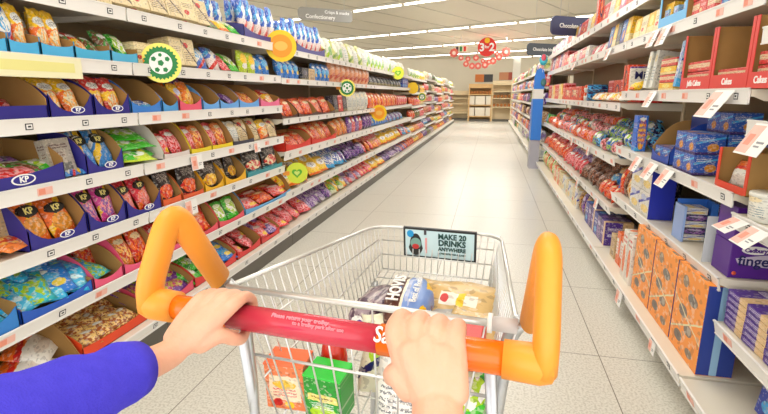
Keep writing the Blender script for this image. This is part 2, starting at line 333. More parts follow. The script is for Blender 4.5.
# --- colour schemes of the packets
PR = {}
def pr(key):
    if key in PR: return PR[key]
    W, B = 'white', 'black'
    food = lambda a, c, s=9, cz=.32, rx=.38, rz=.22: ('blot', .5, cz, rx, rz, a, c, s)
    T = {
     'orangecrisp': ('orange', [('diag', .15, .9, .10, 'yellow'), food('amber', (240,160,60)), ('ell', .5, .68, .36, .14, B)]),
     'orangecrispplain': ((244,128,22), [('diag', .1, .8, .12, 'yellow'), ('rect', 0, 1, .0, .08, (250,160,40)), food((232,150,50), (248,196,90))]),
     'pinkcrisp': ((214,60,150), [('diag', .2, .7, .10, 'yellow'), food('rose', 'violet', 12), ('ell', .5, .68, .36, .14, B)]),
     'redcrisp': ((226,36,60), [('diag', .0, .9, .12, 'orange'), food('rose', (240,120,90), 10), ('ell', .5, .68, .36, .14, B)]),
     'yellowcrisp': ('yellow', [('rect', 0, 1, .9, 1, (230,160,10)), food('amber', 'yellow', 7), ('ell', .52, .62, .3, .15, (190,190,226))]),
     'yellorange': ('orange', [('rect', 0, 1, .55, 1, 'yellow'), food((250,170,60), 'cream', 8), ('ell', .5, .68, .34, .12, W), ('text', .25, .75, .62, .74, B, 3)]),
     'redyellow': ((214,44,40), [('rect', 0, 1, .3, .55, 'yellow'), food((244,150,60), 'cream', 8, .25), ('ell', .5, .7, .34, .1, W), ('text', .25, .75, .64, .76, B, 3)]),
     'blueyellow': ((60,140,214), [('diag', .2, .9, .14, 'yellow'), ('diag', .5, .9, .06, W), ('ell', .55, .75, .34, .12, B), ('ell', .55, .75, .26, .07, W)]),
     'bluered': ((60,110,200), [('diag', .3, .6, .12, W), ('diag', -.1, .6, .08, 'red'), food('sky', W, 8, .6)]),
     'blueadd': ((46,96,196), [('diag', .1, .8, .13, W), ('diag', .55, .6, .08, 'sky'), ('rect', 0, 1, 0, .42, (232,214,210)), ('diag', -.05, .5, .09, 'red'), ('ell', .5, .66, .2, .1, W)]),
     'turq': ((44,178,226), [('diag', .4, .5, .07, (16,120,196)), ('ell', .3, .8, .16, .07, 'lime'), ('ell', .6, .4, .26, .06, (200,234,244)), ('diag', -.1, .4, .05, (120,210,236))]),
     'bluefish': ((28,120,210), [('ell', .4, .5, .3, .2, 'sky'), ('ell', .6, .3, .2, .1, (230,200,60)), ('ell', .3, .75, .2, .08, W)]),
     'tealsweet': ((30,170,180), [food('aqua', 'lime', 6, .5, .5, .5), ('ell', .5, .75, .3, .12, (20,120,170))]),
     'greencrisp': ((60,190,30), [('diag', .3, .4, .12, (20,130,30)), food('lime', W, 6, .5, .4, .3), ('ell', .5, .78, .3, .09, (230,240,200))]),
     'greenleaf': ((90,150,50), [food('brown', 'green', 5, .5, .6, .6), ('ell', .5, .7, .3, .1, W)]),
     'lime': ((190,214,30), [('ell', .5, .6, .36, .25, 'yellow'), ('ell', .5, .3, .3, .12, W)]),
     'redsweet': ((214,28,34), [food((240,70,60), 'rose', 9, .4, .46, .4), ('ell', .5, .72, .34, .12, (250,226,220)), ('ell', .7, .2, .18, .1, 'yellow')]),
     'redrose': ((226,60,70), [food('rose', 'red', 8, .45, .5, .45), ('ell', .45, .75, .3, .1, 'white')]),
     'redorange': ((226,60,24), [food('orange', 'red', 6, .5, .6, .6), ('ell', .5, .7, .3, .1, (250,220,170))]),
     'purplesweet': ((112,50,160), [food('mauve', 'purple', 9, .4, .46, .4), ('ell', .5, .72, .3, .12, W)]),
     'purplegreen': ((110,40,140), [food((200,180,60), 'magenta', 6, .45, .4, .3), ('ell', .5, .8, .3, .1, 'lime')]),
     'whitesweet': ((216,206,212), [food('mauve', (120,90,150), 11, .5, .5, .4), ('ell', .5, .8, .3, .1, W)]),
     'whitegreen': ((220,224,190), [food('lime', 'green', 6, .45, .46, .3), ('ell', .5, .8, .3, .1, 'purple')]),
     'yellowsweet': ((248,204,30), [('ell', .5, .55, .32, .2, W), food((140,120,130), W, 12, .55, .2, .13), ('rect', 0, 1, 0, .1, 'orange')]),
     'skywhite': ((150,190,226), [food(W, 'blue', 8, .5, .5, .4), ('rect', 0, 1, 0, .2, 'sky')]),
     'navysweet': ((40,34,90), [food('violet', 'navy', 8, .5, .5, .5), ('ell', .5, .7, .34, .1, (200,190,220))]),
     'darkpouchred': ((40,30,30), [food('red', (240,110,50), 7, .3, .4, .2), ('text', .2, .8, .62, .8, (200,190,180), 4), ('rect', 0, 1, 0, .08, 'red')]),
     'darkpouchgold': ((44,36,32), [food('yellow', 'amber', 7, .3, .4, .2), ('text', .2, .8, .62, .8, (200,190,180), 4)]),
     'darkpouchteal': ((34,34,34), [food('red', 'cream', 7, .36, .4, .2), ('text', .2, .8, .66, .82, (190,190,180), 4), ('rect', 0, 1, 0, .14, 'teal')]),
     'creampack': ((232,214,166), [('text', .15, .85, .5, .7, (120,90,70), 3), ('ell', .35, .3, .18, .1, 'red'), ('rect', 0, 1, .92, 1, (214,190,140))]),
     'creamnut': ((226,206,160), [('ell', .3, .75, .22, .1, 'red'), ('text', .1, .9, .15, .5, (110,80,60), 5), ('diag', .9, -.8, .05, (90,70,60))]),
     'peachpack': ((230,158,116), [('text', .2, .8, .55, .8, 'white', 4), ('diag', .2, .2, .08, (200,90,70)), ('rect', 0, 1, .9, 1, (240,190,150))]),
     'whitepack': ((226,226,216), [('text', .15, .85, .2, .6, (130,150,160), 5), ('ell', .5, .78, .3, .1, 'cream')]),
     'creamwhite': ((228, 224, 214), [('ell', .5, .25, .3, .16, (214, 160, 110)), ('rect', 0, 1, .93, 1, 'purple')]),
     'whiteleaf': ((226,230,212), [('diag', .1, .6, .1, 'lime'), ('ell', .5, .35, .3, .2, (120,180,90))]),
     'limewhite': ((210,216,130), [('ell', .5, .6, .4, .25, (236,236,220)), ('diag', .1, .3, .08, (120,160,60))]),
     'darkpack': ((44,44,54), [('ell', .5, .6, .3, .2, (90,90,110)), ('rect', 0, 1, 0, .15, (120,110,60))]),
     'orangewhite': ((240,238,232), [('rect', 0, 1, .62, 1, 'orange'), ('diag', .6, .3, .06, 'red'), ('ell', .5, .3, .3, .12, (226,216,206))]),
     'ambersnack': ((214,150,60), [food((240,200,120), (170,90,30), 7, .5, .6, .6), ('ell', .6, .7, .2, .1, W)]),
     'crispbag': ((236,130,50), [food((250,190,90), (214,70,30), 7, .45, .4, .3), ('ell', .5, .78, .3, .08, 'cream')]),
     'redbox': ((214,48,42), [('text', .2, .8, .55, .75, W, 2), ('ell', .25, .3, .16, .14, (250,210,150)), ('rect', 0, 1, .9, 1, 'rose')]),
     'redbar': ((220,60,56), [('rect', .0, 1, .35, .75, 'cream'), ('text', .1, .9, .4, .7, 'red', 2)]),
     'orangered': ((226,70,26), [('ell', .6, .5, .3, .3, (60,40,90)), ('ell', .6, .5, .2, .2, 'orange')]),
     'yellowbox': ((246,190,30), [('ell', .5, .6, .26, .26, (250,230,120)), ('rect', 0, 1, 0, .3, (240,214,150))]),
     'bluebox': ((44,90,184), [('ell', .6, .35, .2, .2, 'amber'), ('diag', .55, .3, .05, 'sky'), ('text', .1, .6, .66, .86, W, 2), ('rect', 0, 1, .0, .12, (60, 40, 110))]),
     'bluepack': ((50,70,170), [('text', .15, .85, .5, .8, W, 2), ('ell', .5, .25, .3, .12, 'sky')]),
     'purplebox': ((78,30,132), [('ell', .6, .5, .5, .2, (214,206,214)), ('ell', .15, .2, .06, .1, 'orange')]),
     'purplebar': ((84,50,150), [('text', .1, .9, .3, .8, (214,206,230), 2), ('rect', .62, 1, 0, 1, (226,190,140))]),
     'whiteblue': ((226,222,216), [('ell', .55, .3, .34, .16, (240,210,120)), ('diag', .45, .4, .06, (60,70,180)), ('ell', .4, .75, .26, .12, (190,196,226))]),
     'orangetall': ((250,152,52), [('ell', .32, .84, .1, .07, (150,130,110)), ('ell', .62, .70, .16, .065, (120,110,104)), ('ell', .36, .50, .15, .07, (120,110,104)), ('ell', .6, .34, .14, .06, (130,116,104)), ('ell', .3, .18, .14, .06, (120,110,104)), ('ell', .72, .12, .12, .05, (130,116,104)), ('diag', .2, .35, .012, 'cream'), ('diag', .62, -.3, .010, 'cream')]),
     'orangebox': ((236,106,40), [('rect', 0, .5, .3, .8, 'white'), ('text', .05, .45, .35, .75, 'orange', 4)]),
     'whiteorange': ((238,232,222), [('ell', .5, .4, .3, .3, 'orange'), ('text', .1, .9, .7, .9, 'red', 2)]),
     'brownbag': ((84,46,30), [food('choc', (150,90,60), 8, .5, .5, .5)]),
     'goldbag': ((170,134,50), [food('gold', 'brown', 6, .5, .5, .5)]),
     'pinkbox': ((200,120,160), [('ell', .5, .5, .3, .3, 'white'), ('rect', 0, 1, .8, 1, 'purple')]),
     'redball': ((214,50,36), [food('orange', 'red', 5, .5, .6, .6)]),
     'orangeball': ((240,120,50), [food('rose', 'orange', 5, .5, .6, .6), ('ell', .5, .5, .2, .2, W)]),
     'whiteball': ((226,214,206), [food('rose', (150,60,50), 6, .5, .5, .4)]),
     'blueball': ((54,70,160), [food('sky', 'navy', 5, .5, .6, .6), ('ell', .4, .6, .2, .15, W)]),
     'mixbag': ((190,180,196), [food('blue', 'lime', 7, .5, .6, .6), ('ell', .5, .6, .2, .2, W)]),
     'creamloaf': ((230,206,160), [food('amber', 'cream', 7, .5, .6, .6)]),
     'cardpack': ((206,176,128), [('text', .15, .85, .72, .86, (110,70,50), 2), ('text', .2, .8, .4, .6, (140,100,80), 4), ('rect', .25, .8, .1, .3, (150,120,90))]),
     'greypack': ((186,178,164), [('text', .15, .85, .72, .86, (90,40,50), 2), ('text', .2, .7, .5, .64, (120,70,60), 2), ('rect', .2, .85, .12, .34, (120,120,116))]),
    }
    b, mk = T[key]; 
    flat = 'carton' in DESC[key] or 'packet' in DESC[key] or 'bar' in DESC[key]
    PR[key] = print_mat('print ' + key, b, mk, bumpy=0.0 if flat else .35, wobble=.03 if flat else .1, rough=.4 if flat else .3)
    return PR[key]
DESC = dict(orangecrisp='orange crisp bag with black logo', orangecrispplain='orange crisp bag', pinkcrisp='pink crisp bag with black logo', redcrisp='red crisp bag with black logo', yellowcrisp='yellow crisp bag', yellorange='yellow and orange snack bag', redyellow='red and yellow snack bag', blueyellow='blue and yellow snack bag', bluered='blue and red snack bag', blueadd='blue, white and red snack bag', turq='turquoise snack bag', bluefish='bright blue snack bag', tealsweet='teal sweet bag', greencrisp='green crisp bag', greenleaf='green and brown nut bag', lime='lime green pouch', redsweet='red sweet bag', redrose='red and pink sweet bag', redorange='red and orange snack bag', purplesweet='purple sweet bag', purplegreen='purple snack bag', whitesweet='pale mauve sweet bag', whitegreen='pale green sweet bag', yellowsweet='yellow sweet bag', skywhite='light blue sweet bag', navysweet='dark violet sweet bag', darkpouchred='black pouch with red fruit picture', darkpouchgold='black pouch with golden picture', darkpouchteal='black pouch with teal foot', creampack='cream paper packet', creamnut='cream nut packet', peachpack='peach coloured tall packet', whitepack='white packet', creamwhite='white carton', whiteleaf='white and green packet', limewhite='pale lime packet', darkpack='dark packet', orangewhite='orange and white bag', ambersnack='amber snack bag', crispbag='orange and gold snack bag', redbox='red carton', redbar='red and cream biscuit packet', orangered='orange red carton', yellowbox='yellow carton', bluebox='blue biscuit carton', bluepack='blue packet', purplebox='purple carton', purplebar='purple biscuit bar pack', whiteblue='white and blue carton', orangetall='tall orange cake carton', orangebox='orange carton with white panel', whiteorange='white and orange carton', brownbag='dark brown chocolate bag', goldbag='gold bag', pinkbox='pink carton', redball='round red wrapped treat', orangeball='round orange wrapped treat', whiteball='round white wrapped treat', blueball='round blue wrapped treat', mixbag='mixed blue and white bag', creamloaf='cream coloured packet', cardpack='brown card packet with dark print', greypack='grey card packet with printed lines')

XL, XR = -1.82, 0.98
INVENTORY = []          # (object, description, side, section, level, y) -> labels are written at the end
CACHE = {}
def get_mesh(kind, key, w, h, d, seed):
    ck = (kind, key, round(w, 2), round(h, 2), round(d, 2), seed)
    if ck in CACHE: return CACHE[ck]
    m = pr(key); nm = {'bag': 'snack_bag', 'lie': 'snack_bag', 'pouch': 'stand_up_pouch', 'box': 'carton', 'roll': 'biscuit_roll', 'tub': 'tub', 'ball': 'wrapped_treat'}[kind]
    if kind in ('bag', 'lie'): me = bag_mesh(nm, m, w, h, d, seed)
    elif kind == 'pouch': me = bag_mesh(nm, m, w, h, d, seed, stand=True)
    elif kind == 'box': me = carton_mesh(nm, m, w, d, h)
    elif kind == 'roll': me = roll_mesh(nm, m, w / 2, d)
    elif kind == 'tub': me = tub_mesh(nm, m, w / 2, h)
    elif kind == 'ball': me = ball_mesh(nm, m, w / 2, seed)
    CACHE[ck] = me
    return me
KNAME = {'bag': 'snack_bag', 'lie': 'snack_bag', 'pouch': 'stand_up_pouch', 'box': 'carton', 'roll': 'biscuit_roll', 'tub': 'tub', 'ball': 'wrapped_treat'}
def nice(kind, key):
    if kind in ('roll', 'tub'): return KNAME[kind]
    if kind == 'box': return 'biscuit_pack' if 'bar' in key else 'packet_carton' if 'pack' in key else 'carton'
    d = DESC[key].split(' with ')[0].split(); t = d[-2:] if d[-1] == 'bag' and d[-2] in ('crisp', 'sweet', 'snack', 'nut', 'chocolate', 'gold') else d[-1:]
    return {'gold_bag': 'snack_bag', 'bag': 'snack_bag', 'treat': 'wrapped_treat', 'pouch': 'pouch', 'carton': 'carton'}.get('_'.join(t), '_'.join(t))
KCAT = {'bag': 'snack bag', 'lie': 'snack bag', 'pouch': 'pouch', 'box': 'carton', 'roll': 'biscuit packet', 'tub': 'tub', 'ball': 'wrapped treat'}
def on_shelf(side, y, z, inset, tilt=0.0, turn=0.0, roll=0.0):
    X = XL - inset if side == 'L' else XR + inset
    rz = (PI / 2 if side == 'L' else -PI / 2) + turn
    return Matrix.Translation((X, y, z)) @ Matrix.Rotation(rz, 4, 'Z') @ Matrix.Rotation(-tilt, 4, 'X') @ Matrix.Rotation(roll, 4, 'Y')
def put(kind, key, side, sec, lev, y, z, w, h, d, inset=0.03, tilt=0.0, turn=0.0, roll=0.0, seed=0, desc=None, cat=None):
    nm = nice(kind, key); o = link(nm, get_mesh(kind, key, w, h, d, seed))
    z += .0015 + (d * math.sin(tilt) * (.80 if kind in ('bag', 'lie', 'pouch') else 0 if kind == 'ball' else 1.0) if tilt > 0 else 0) + (w / 2 * (1 - math.cos(tilt) + math.sin(tilt)) if kind == 'ball' else 0)
    if kind in ('bag', 'lie', 'pouch'):
        roll += rnd.uniform(-.07, .07); sc_ = rnd.uniform(.9, 1.04); o.matrix_world = on_shelf(side, y, z, inset, tilt, turn, roll) @ Matrix.Diagonal((rnd.uniform(.94, 1), rnd.uniform(.85, 1), sc_, 1))
    else: o.matrix_world = on_shelf(side, y, z, inset, tilt, turn, roll)
    tag(o, '', cat or nm.replace('_', ' ')); INVENTORY.append((o, desc or DESC[key], side, sec, lev, y))
    return o
TRAYCOL = {}
def tray(side, sec, lev, y0, y1, z, colour, hf=0.045, hb=0.17, d=0.28, inset=0.012, inner=None, dip=0.3, desc=None, logo=None, logom=None, logosize=0.03, oval=True, sidecol=None):
    w = abs(y1 - y0) - 0.006; hb *= 1.12; c = TRAYCOL.get(colour) or mat('tray print ' + str(colour), colour, 0.4)
    TRAYCOL[colour] = c
    ck = ('tray', colour, round(w, 2), hf, hb, d, dip, inner, sidecol)
    if ck not in CACHE: CACHE[ck] = tray_mesh('display_tray', c, round(w, 2) if abs(round(w, 2) - w) < .003 else w, d, hf, hb, MATS[inner] if inner else None, dip, side=(mat('tray print ' + str(sidecol), sidecol, .4) if sidecol else None))
    o = link('display_tray', CACHE[ck]); o.matrix_world = on_shelf(side, (y0 + y1) / 2, z + .001, inset)
    cn = colour if isinstance(colour, str) else 'printed'
    tag(o, '', 'display tray'); INVENTORY.append((o, desc or (cn + ' cardboard display tray'), side, sec, lev, (y0 + y1) / 2))
    if logo:
        s = logosize
        if oval:
            b = MB(); b.prism([(s * 1.5 * math.cos(a * PI / 10), s * .62 * math.sin(a * PI / 10)) for a in range(20)], 'y', -.0012, 0, M_logowhite)
            e = b.build('logo_oval', o); e.location = (w * .12, 0, hf * .52)
            b2 = MB(); b2.prism([(s * 1.28 * math.cos(a * PI / 10), s * .47 * math.sin(a * PI / 10)) for a in range(20)], 'y', -.0018, -.001, c)
            e2 = b2.build('logo_inset', e)
            t = text(logo, s * .95, M_logowhite, e, (0, -.0022, 0), 'logo_lettering', bold=.03)
        else: text(logo, s, logom or M_logowhite, o, (0, -.0015, hf * .5), 'logo_lettering', bold=.03)
    return o
def logo_on_bag(o, body, h, d, size=.04, v=.68):
    """the black badge printed across a bag's front, following its bulge"""
    z = h * v; b = MB(); yy = -0.003
    b.prism([(size * 1.45 * math.cos(a * PI / 12), size * .72 * math.sin(a * PI / 12)) for a in range(24)], 'y', -.001, 0.006, M_logoblack)
    e = b.build('logo_badge', o); e.location = (0, yy, z)
    text(body, size * 1.15, M_logoyel, e, (0, -.003, 0), 'logo_lettering', bold=.03)
M_logoyel = mat('logo pale yellow', (252, 240, 150), 0.4)

def row(side, sec, lev, z, px0, px1, kind, keys, n, h, d, inset=0.03, tilt=0.12, fill=0.96, jit=0.2, byY=None, rows=1, rowgap=None, seedn=2, lift=0.0, zj=0.0, top=0):
    """n things side by side between two columns measured on the shelf edge (or two distances)"""
    X = XL if side == 'L' else XR
    y0, y1 = byY if byY else (along(px0, X, z), along(px1, X, z))
    if y1 < y0: y0, y1 = y1, y0
    st = (y1 - y0) / n; w = max(0.02, round(st * fill, 2)); out = []
    if isinstance(keys, str): keys = [keys]
    for r_ in range(rows):
        for i in range(n):
            k = keys[(i + r_) % len(keys)]; y = y0 + st * (i + .5) + rnd.uniform(-1, 1) * jit * 0.01
            tl = tilt + rnd.uniform(-1, 1) * 0.08 * jit; tn = rnd.uniform(-1, 1) * .12 * jit
            zz = z + lift + rnd.uniform(0, zj)
            out.append(put(kind, k, side, sec, lev, y, zz, w, h * (1 if kind == 'box' else 1), d, inset + r_ * (rowgap or d + .01), tl, tn, rnd.uniform(-1, 1) * .05 * jit if kind != 'box' else 0, seed=rnd.randrange(seedn)))
    return out

# ------------------------------------------------------------------ the building
def floor_mat():
    m = bpy.data.materials.new('speckled vinyl floor'); m.use_nodes = True; nt = m.node_tree; N = nt.nodes; L = nt.links; b = N['Principled BSDF']
    tc = N.new('ShaderNodeTexCoord'); n1 = N.new('ShaderNodeTexNoise'); n1.inputs['Scale'].default_value = 90; L.new(tc.outputs['Object'], n1.inputs['Vector'])
    r = N.new('ShaderNodeValToRGB'); r.color_ramp.elements[0].position = .36; r.color_ramp.elements[0].color = col((196, 192, 180)); r.color_ramp.elements[1].position = .56; r.color_ramp.elements[1].color = col((222, 219, 209))
    L.new(n1.outputs['Fac'], r.inputs['Fac'])
    br = N.new('ShaderNodeTexBrick'); br.offset = 0; br.inputs['Scale'].default_value = 1; br.inputs['Mortar Size'].default_value = 0.0025; br.inputs['Brick Width'].default_value = 1.0; br.inputs['Row Height'].default_value = 1.0
    mp = N.new('ShaderNodeMapping'); mp.inputs['Location'].default_value = (0.35, 0.42, 0); L.new(tc.outputs['Object'], mp.inputs['Vector']); L.new(mp.outputs['Vector'], br.inputs['Vector'])
    br.inputs['Mortar'].default_value = col((120, 112, 100)); L.new(r.outputs['Color'], br.inputs['Color1']); L.new(r.outputs['Color'], br.inputs['Color2'])
    L.new(br.outputs['Color'], b.inputs['Base Color']); b.inputs['Roughness'].default_value = .28; b.inputs['Specular IOR Level'].default_value = .4
    return m
structure(MB().box(-14, 12, -3, 29.2, -.1, 0, floor_mat()).build('floor'))
M_ceil = mat('ceiling panels', (236, 229, 212), .8, noise=((228, 220, 202), .6))
M_wall = mat('cream wall paint', (242, 235, 216), .8, noise=((224, 215, 194), .8))
CZ = 3.40
structure(MB().box(-14, 12, -3, 29.2, CZ, CZ + .1, M_ceil).build('ceiling'))
structure(MB().box(-14, 12, 29, 29.2, 0, CZ, M_wall).build('wall_back'))
M_trim = mat('ceiling grid', (196, 188, 170), .6)
ldir = Vector((-.899, .437, 0)); lnrm = Vector((.437, .899, 0)); LR = math.atan2(ldir.y, ldir.x)
g = MB()
for k in range(-4, 26):
    p = ldir * (k * 1.25 - 12); Mx = Matrix.Translation(p + Vector((0, 0, CZ - .006))) @ Matrix.Rotation(LR, 4, 'Z')
    # short cross battens clipped to the hall
    for s0 in range(0, 32, 4):
        c = p + lnrm * (s0 + 2)
        if -13 < c.x < 11 and -1 < c.y < 27: g.box(-.012, .012, -2, 2, -.006, .006, M_trim, M=Matrix.Translation((c.x, c.y, CZ - .006)) @ Matrix.Rotation(LR, 4, 'Z'))
structure(g.build('trim_1'))
def ceiling_row(s, n):
    c = lnrm * s; t0, t1 = None, None
    for k in range(-400, 400):
        p = c + ldir * (k * .1)
        if -13.5 < p.x < 11.5 and -2.5 < p.y < 28.5:
            t0 = k * .1 if t0 is None else t0; t1 = k * .1
    mid = c + ldir * ((t0 + t1) / 2); hl = (t1 - t0) / 2
    e = empty('ceiling_light', (mid.x, mid.y, CZ - .05), LR)
    MB().box(-hl, hl, -.11, .11, -.0, .05, M_trim).build('housing', e)
    d = MB(); k = -hl
    while k < hl - .2: d.box(k + .06, min(k + 1.44, hl), -.032, .032, -.03, -.0005, M_light); k += 1.5
    d.build('tube_row', e)
    tag(e, 'continuous row of white ceiling tubes, %s from the camera' % n, 'ceiling light', None)
for s, n in ((.8, 'nearest row'), (5.0, 'second row'), (9.2, 'third row'), (13.4, 'fourth row'), (17.6, 'fifth row'), (21.8, 'sixth row'), (25.4, 'farthest row')): ceiling_row(s, n)
col_ = MB().rbox(-.2, .2, -.2, .2, 0, CZ, .02, mat('white column', (240, 236, 226), .6)).build('wall_column'); col_.location = (1.28, 27.9, 0); structure(col_)

# ------------------------------------------------------------------ shelving
M_greyink = mat('grey ink', (150, 150, 154), .6)
LABEL_ME = MB().box(-.017, .017, -.0015, 0, -.013, .013, M_ink).box(-.013, .013, -.0022, -.001, -.009, .009, M_white).box(-.007, .007, -.0028, -.002, -.003, .004, M_ink).mesh('price_label')
WIDE_ME = MB().box(-.036, .036, -.0015, 0, -.016, .016, M_promo).box(-.03, .0, -.0022, -.001, -.012, .012, M_promo2).mesh('price_label')
CARD_ME = MB().box(-.055, .055, -.002, 0, -.085, 0, M_white).box(-.053, .0, -.003, -.0015, -.08, -.006, M_promo).box(-.04, -.014, -.0036, -.0028, -.06, -.03, M_promo2).box(.012, .042, -.003, -.0015, -.052, -.047, M_greyink).box(.012, .034, -.003, -.0015, -.062, -.058, M_greyink).mesh('promotion_card')
def unit(side, y0, y1, levels, label, base=.165, out=.05, depth=.45, top=None, tall=(), striph=.06, labels=True, cards=(), basestrip=.06, kickm=None):
    w = y1 - y0; ym = (y0 + y1) / 2
    e = empty('shelving_unit'); e.matrix_world = on_shelf(side, ym, 0, 0)
    tag(e, label, 'shelving', 'supermarket shelving along the aisle')
    H = (top or levels[-1] + .12)
    MB().box(-w / 2, w / 2, depth + .002, depth + .02, .02, H, M_backp).build('back_panel', e)
    for ux in (-w / 2, w / 2 - .02): MB().box(ux, ux + .02, depth - .006, depth + .0015, .0, H, M_under).build('upright', e)
    MB().box(-w / 2, w / 2, -out + (.012 if side == 'L' else .085), depth, .0, base - basestrip + .004, kickm or M_kick).build('kick_plate', e)
    for li, z in enumerate([base] + list(levels)):
        yf = -out if li == 0 else 0; b = MB()
        if li == 0: b.box(-w / 2 + .002, w / 2 - .002, yf + .010, depth, base - .04, base, M_shelf)
        else:
            b.box(-w / 2 + .003, w / 2 - .003, .010, depth, z - .028, z, M_shelf)
            for sx in (-1, 1):
                xx = sx * (w / 2 - .006); b.prism([(.02, z - .028), (depth, z - .028), (depth, z - .055), (depth * .55, z - .052), (.06, z - .045)], 'x', xx - .0025, xx + .0025, M_shelf)
        sh = b.build('shelf', e)
        hh = striph + (.03 if li in tall else 0); hh = basestrip if li == 0 else hh; tl = math.radians(14 if li <= 1 else 8 if li == 2 else 2)
        st = MB().box(-w / 2 + .003, w / 2 - .003, 0, .006, -hh, .0, M_strip).box(-w / 2 + .003, w / 2 - .003, -.003, .006, -.004, .003, M_strip).box(-w / 2 + .003, w / 2 - .003, -.003, .006, -hh - .001, -hh + .004, M_strip).build('price_strip', sh)
        st.location = (0, yf + (0 if side == 'L' else 0), z + .003); st.rotation_euler = (tl, 0, 0)
        if labels:
            n = int(w / .26)
            for i in range(n):
                xx = -w / 2 + .14 + i * (w - .24) / max(1, n - 1) + rnd.uniform(-.03, .03); wide = rnd.random() < (.22 if side == 'L' else .3)
                o = link('price_label', WIDE_ME if wide else LABEL_ME, sh)
                o.location = (xx, yf - .0005 + math.sin(tl) * hh * .5, z + .003 - math.cos(tl) * hh * .5); o.rotation_euler = (tl, 0, 0)
        for (cl, cy, ang, s) in cards:
            if cl == li:
                o = link('promotion_card', CARD_ME, sh); sgn = 1 if side == 'L' else -1
                o.location = ((cy - ym) * sgn, yf - .006, z - .004); o.rotation_euler = (math.radians(ang), 0, 0); o.scale = (s, s, s)
    return e
LA = [.475, .76, 1.03, 1.30, 1.555, 1.82]; LB = [.50, .88, 1.18, 1.54, 1.80]; LC = [.46, .80, 1.12, 1.45, 1.78]
unit('L', .40, 2.247, LA, 'left shelving bay nearest the camera, filled with crisp trays', base=.165)
unit('L', 2.253, 4.097, LA, 'second left shelving bay, under the round football tag', cards=((3, 2.72, -6, 1.1), (2, 2.62, -4, 1.1), (3, 3.55, -6, .9)))
for i, nm in enumerate(('third left shelving bay, with yellow bags beside the heart tag', 'fourth left shelving bay, with tall peach packets on its second shelf down', 'fifth left shelving bay, with white leafy packets on top', 'sixth left shelving bay, halfway down the aisle')):
    unit('L', 4.103 + i * 1.85, 4.097 + (i + 1) * 1.85, LB, nm, tall=(1, 2), striph=.05, labels=i < 2)
for i, nm in enumerate(('seventh', 'eighth', 'ninth', 'tenth', 'last')):
    unit('L', 11.503 + i * 2.7, 11.497 + (i + 1) * 2.7, [z + (.06 if i % 2 else 0) for z in LC], '%s left shelving bay from the camera, toward the back wall' % nm, striph=.05, labels=False)
R0 = [.455, .93, 1.30, 1.64, 2.0]; R1 = [.635, 1.005, 1.42, 1.785, 2.06]; R2 = [.50, .90, 1.33, 1.785, 2.06]; R3 = [.48, .84, 1.2, 1.55, 1.88]
KR = mat('white kick plate', (206, 202, 190), .4)
unit('R', .45, 2.155, R0, 'right shelving bay at the right edge of the photo', out=.095, cards=((2, 2.05, -62, 1.05), (2, 1.91, -50, 1.1), (3, 1.98, -30, 1.5)), kickm=KR)
unit('R', 2.175, 4.095, R1, 'right shelving bay with the orange cartons standing at its foot', out=.095, cards=((2, 2.86, -30, 1.25), (2, 3.12, -30, 1.3), (2, 3.42, -26, 1.2), (3, 2.36, -34, 1.6), (3, 3.3, -25, 1.2), (0, 3.16, -6, 1.1), (0, 2.5, -3, .8), (4, 3.2, -20, 1.3), (4, 3.4, -20, 1.2)), kickm=KR)
for i, nm in enumerate(('third right shelving bay, with round wrapped treats', 'fourth right shelving bay, halfway to the blue stand', 'fifth right shelving bay, just before the blue stand')):
    unit('R', 4.105 + i * 1.767, 4.095 + (i + 1) * 1.767, R2, nm, out=.095, labels=i < 2, cards=((1, 4.5 + i, -10, 1.1), (4, 4.6 + i * 1.767, -20, 1.2), (2, 5.1 + i, -8, 1)) if i < 2 else (), kickm=KR)
for i, nm in enumerate(('sixth', 'seventh', 'eighth', 'ninth', 'tenth', 'last')):
    unit('R', 10.0 + i * 2.5, 9.994 + (i + 1) * 2.5, R3, '%s right shelving bay from the camera, beyond the blue stand' % nm, out=.09, striph=.05, labels=False, kickm=KR)

b = MB().box(-.26, .26, -.0045, -.002, -.085, .004, mat('pale yellow strip card', (240, 236, 196), .5)).box(-.20, .22, -.0052, -.004, -.06, -.02, mat('strip card print', (236, 230, 150), .5))
disc_ = [(-.22 + .035 * math.cos(t), -.042 + .035 * math.sin(t)) for t in [2 * PI * k / 20 for k in range(20)]]
b.prism(disc_, 'y', -.006, -.0045, mat('strip card green', (120, 180, 90), .5))
o = b.build('promotion_strip'); o.matrix_world = on_shelf('L', along(26, XL, 1.55), 1.553, -.004); tag(o, 'pale yellow strip with green disc on the left shelf edge, top left corner', 'shelf strip')
# ------------------------------------------------------------------ left side, near bays (A)
KB = dict(logo='KP', logosize=.026)
def Y(px, z, side='L'): return along(px, XL if side == 'L' else XR, z)
def bags_in_tray(sec, lev, z, px0, px1, keys, n, colour, hf=.055, hb=.17, bh=.2, tilt=.35, t=.055, logo=None, badge=None, body='KP', kind='bag', side='L', inset=.03, d=.26, rows=1, rg=.07, sidecol=None, dip=.3, inner=None, logosize=.026, fill=.97, lsz=.036, seedn=3, oval=True):
    y0, y1 = sorted((Y(px0, z, side), Y(px1, z, side)))
    tray(side, sec, lev, y0, y1, z, colour, hf, hb, d, logo=logo, logosize=logosize, sidecol=sidecol, dip=dip, inner=inner, oval=oval)
    os_ = row(side, sec, lev, z + .006, 0, 0, kind, keys, n, bh, t, inset=inset, tilt=tilt, byY=(y0 + .012, y1 - .012), rows=rows, rowgap=rg, fill=fill, seedn=seedn)
    if badge:
        for o in os_[:n]: logo_on_bag(o, body, bh, t, lsz)
    return os_
z7, z6, z5, z4, z3, z2, z1 = 1.82, 1.555, 1.30, 1.03, .76, .475, .165
A = 'nearest'
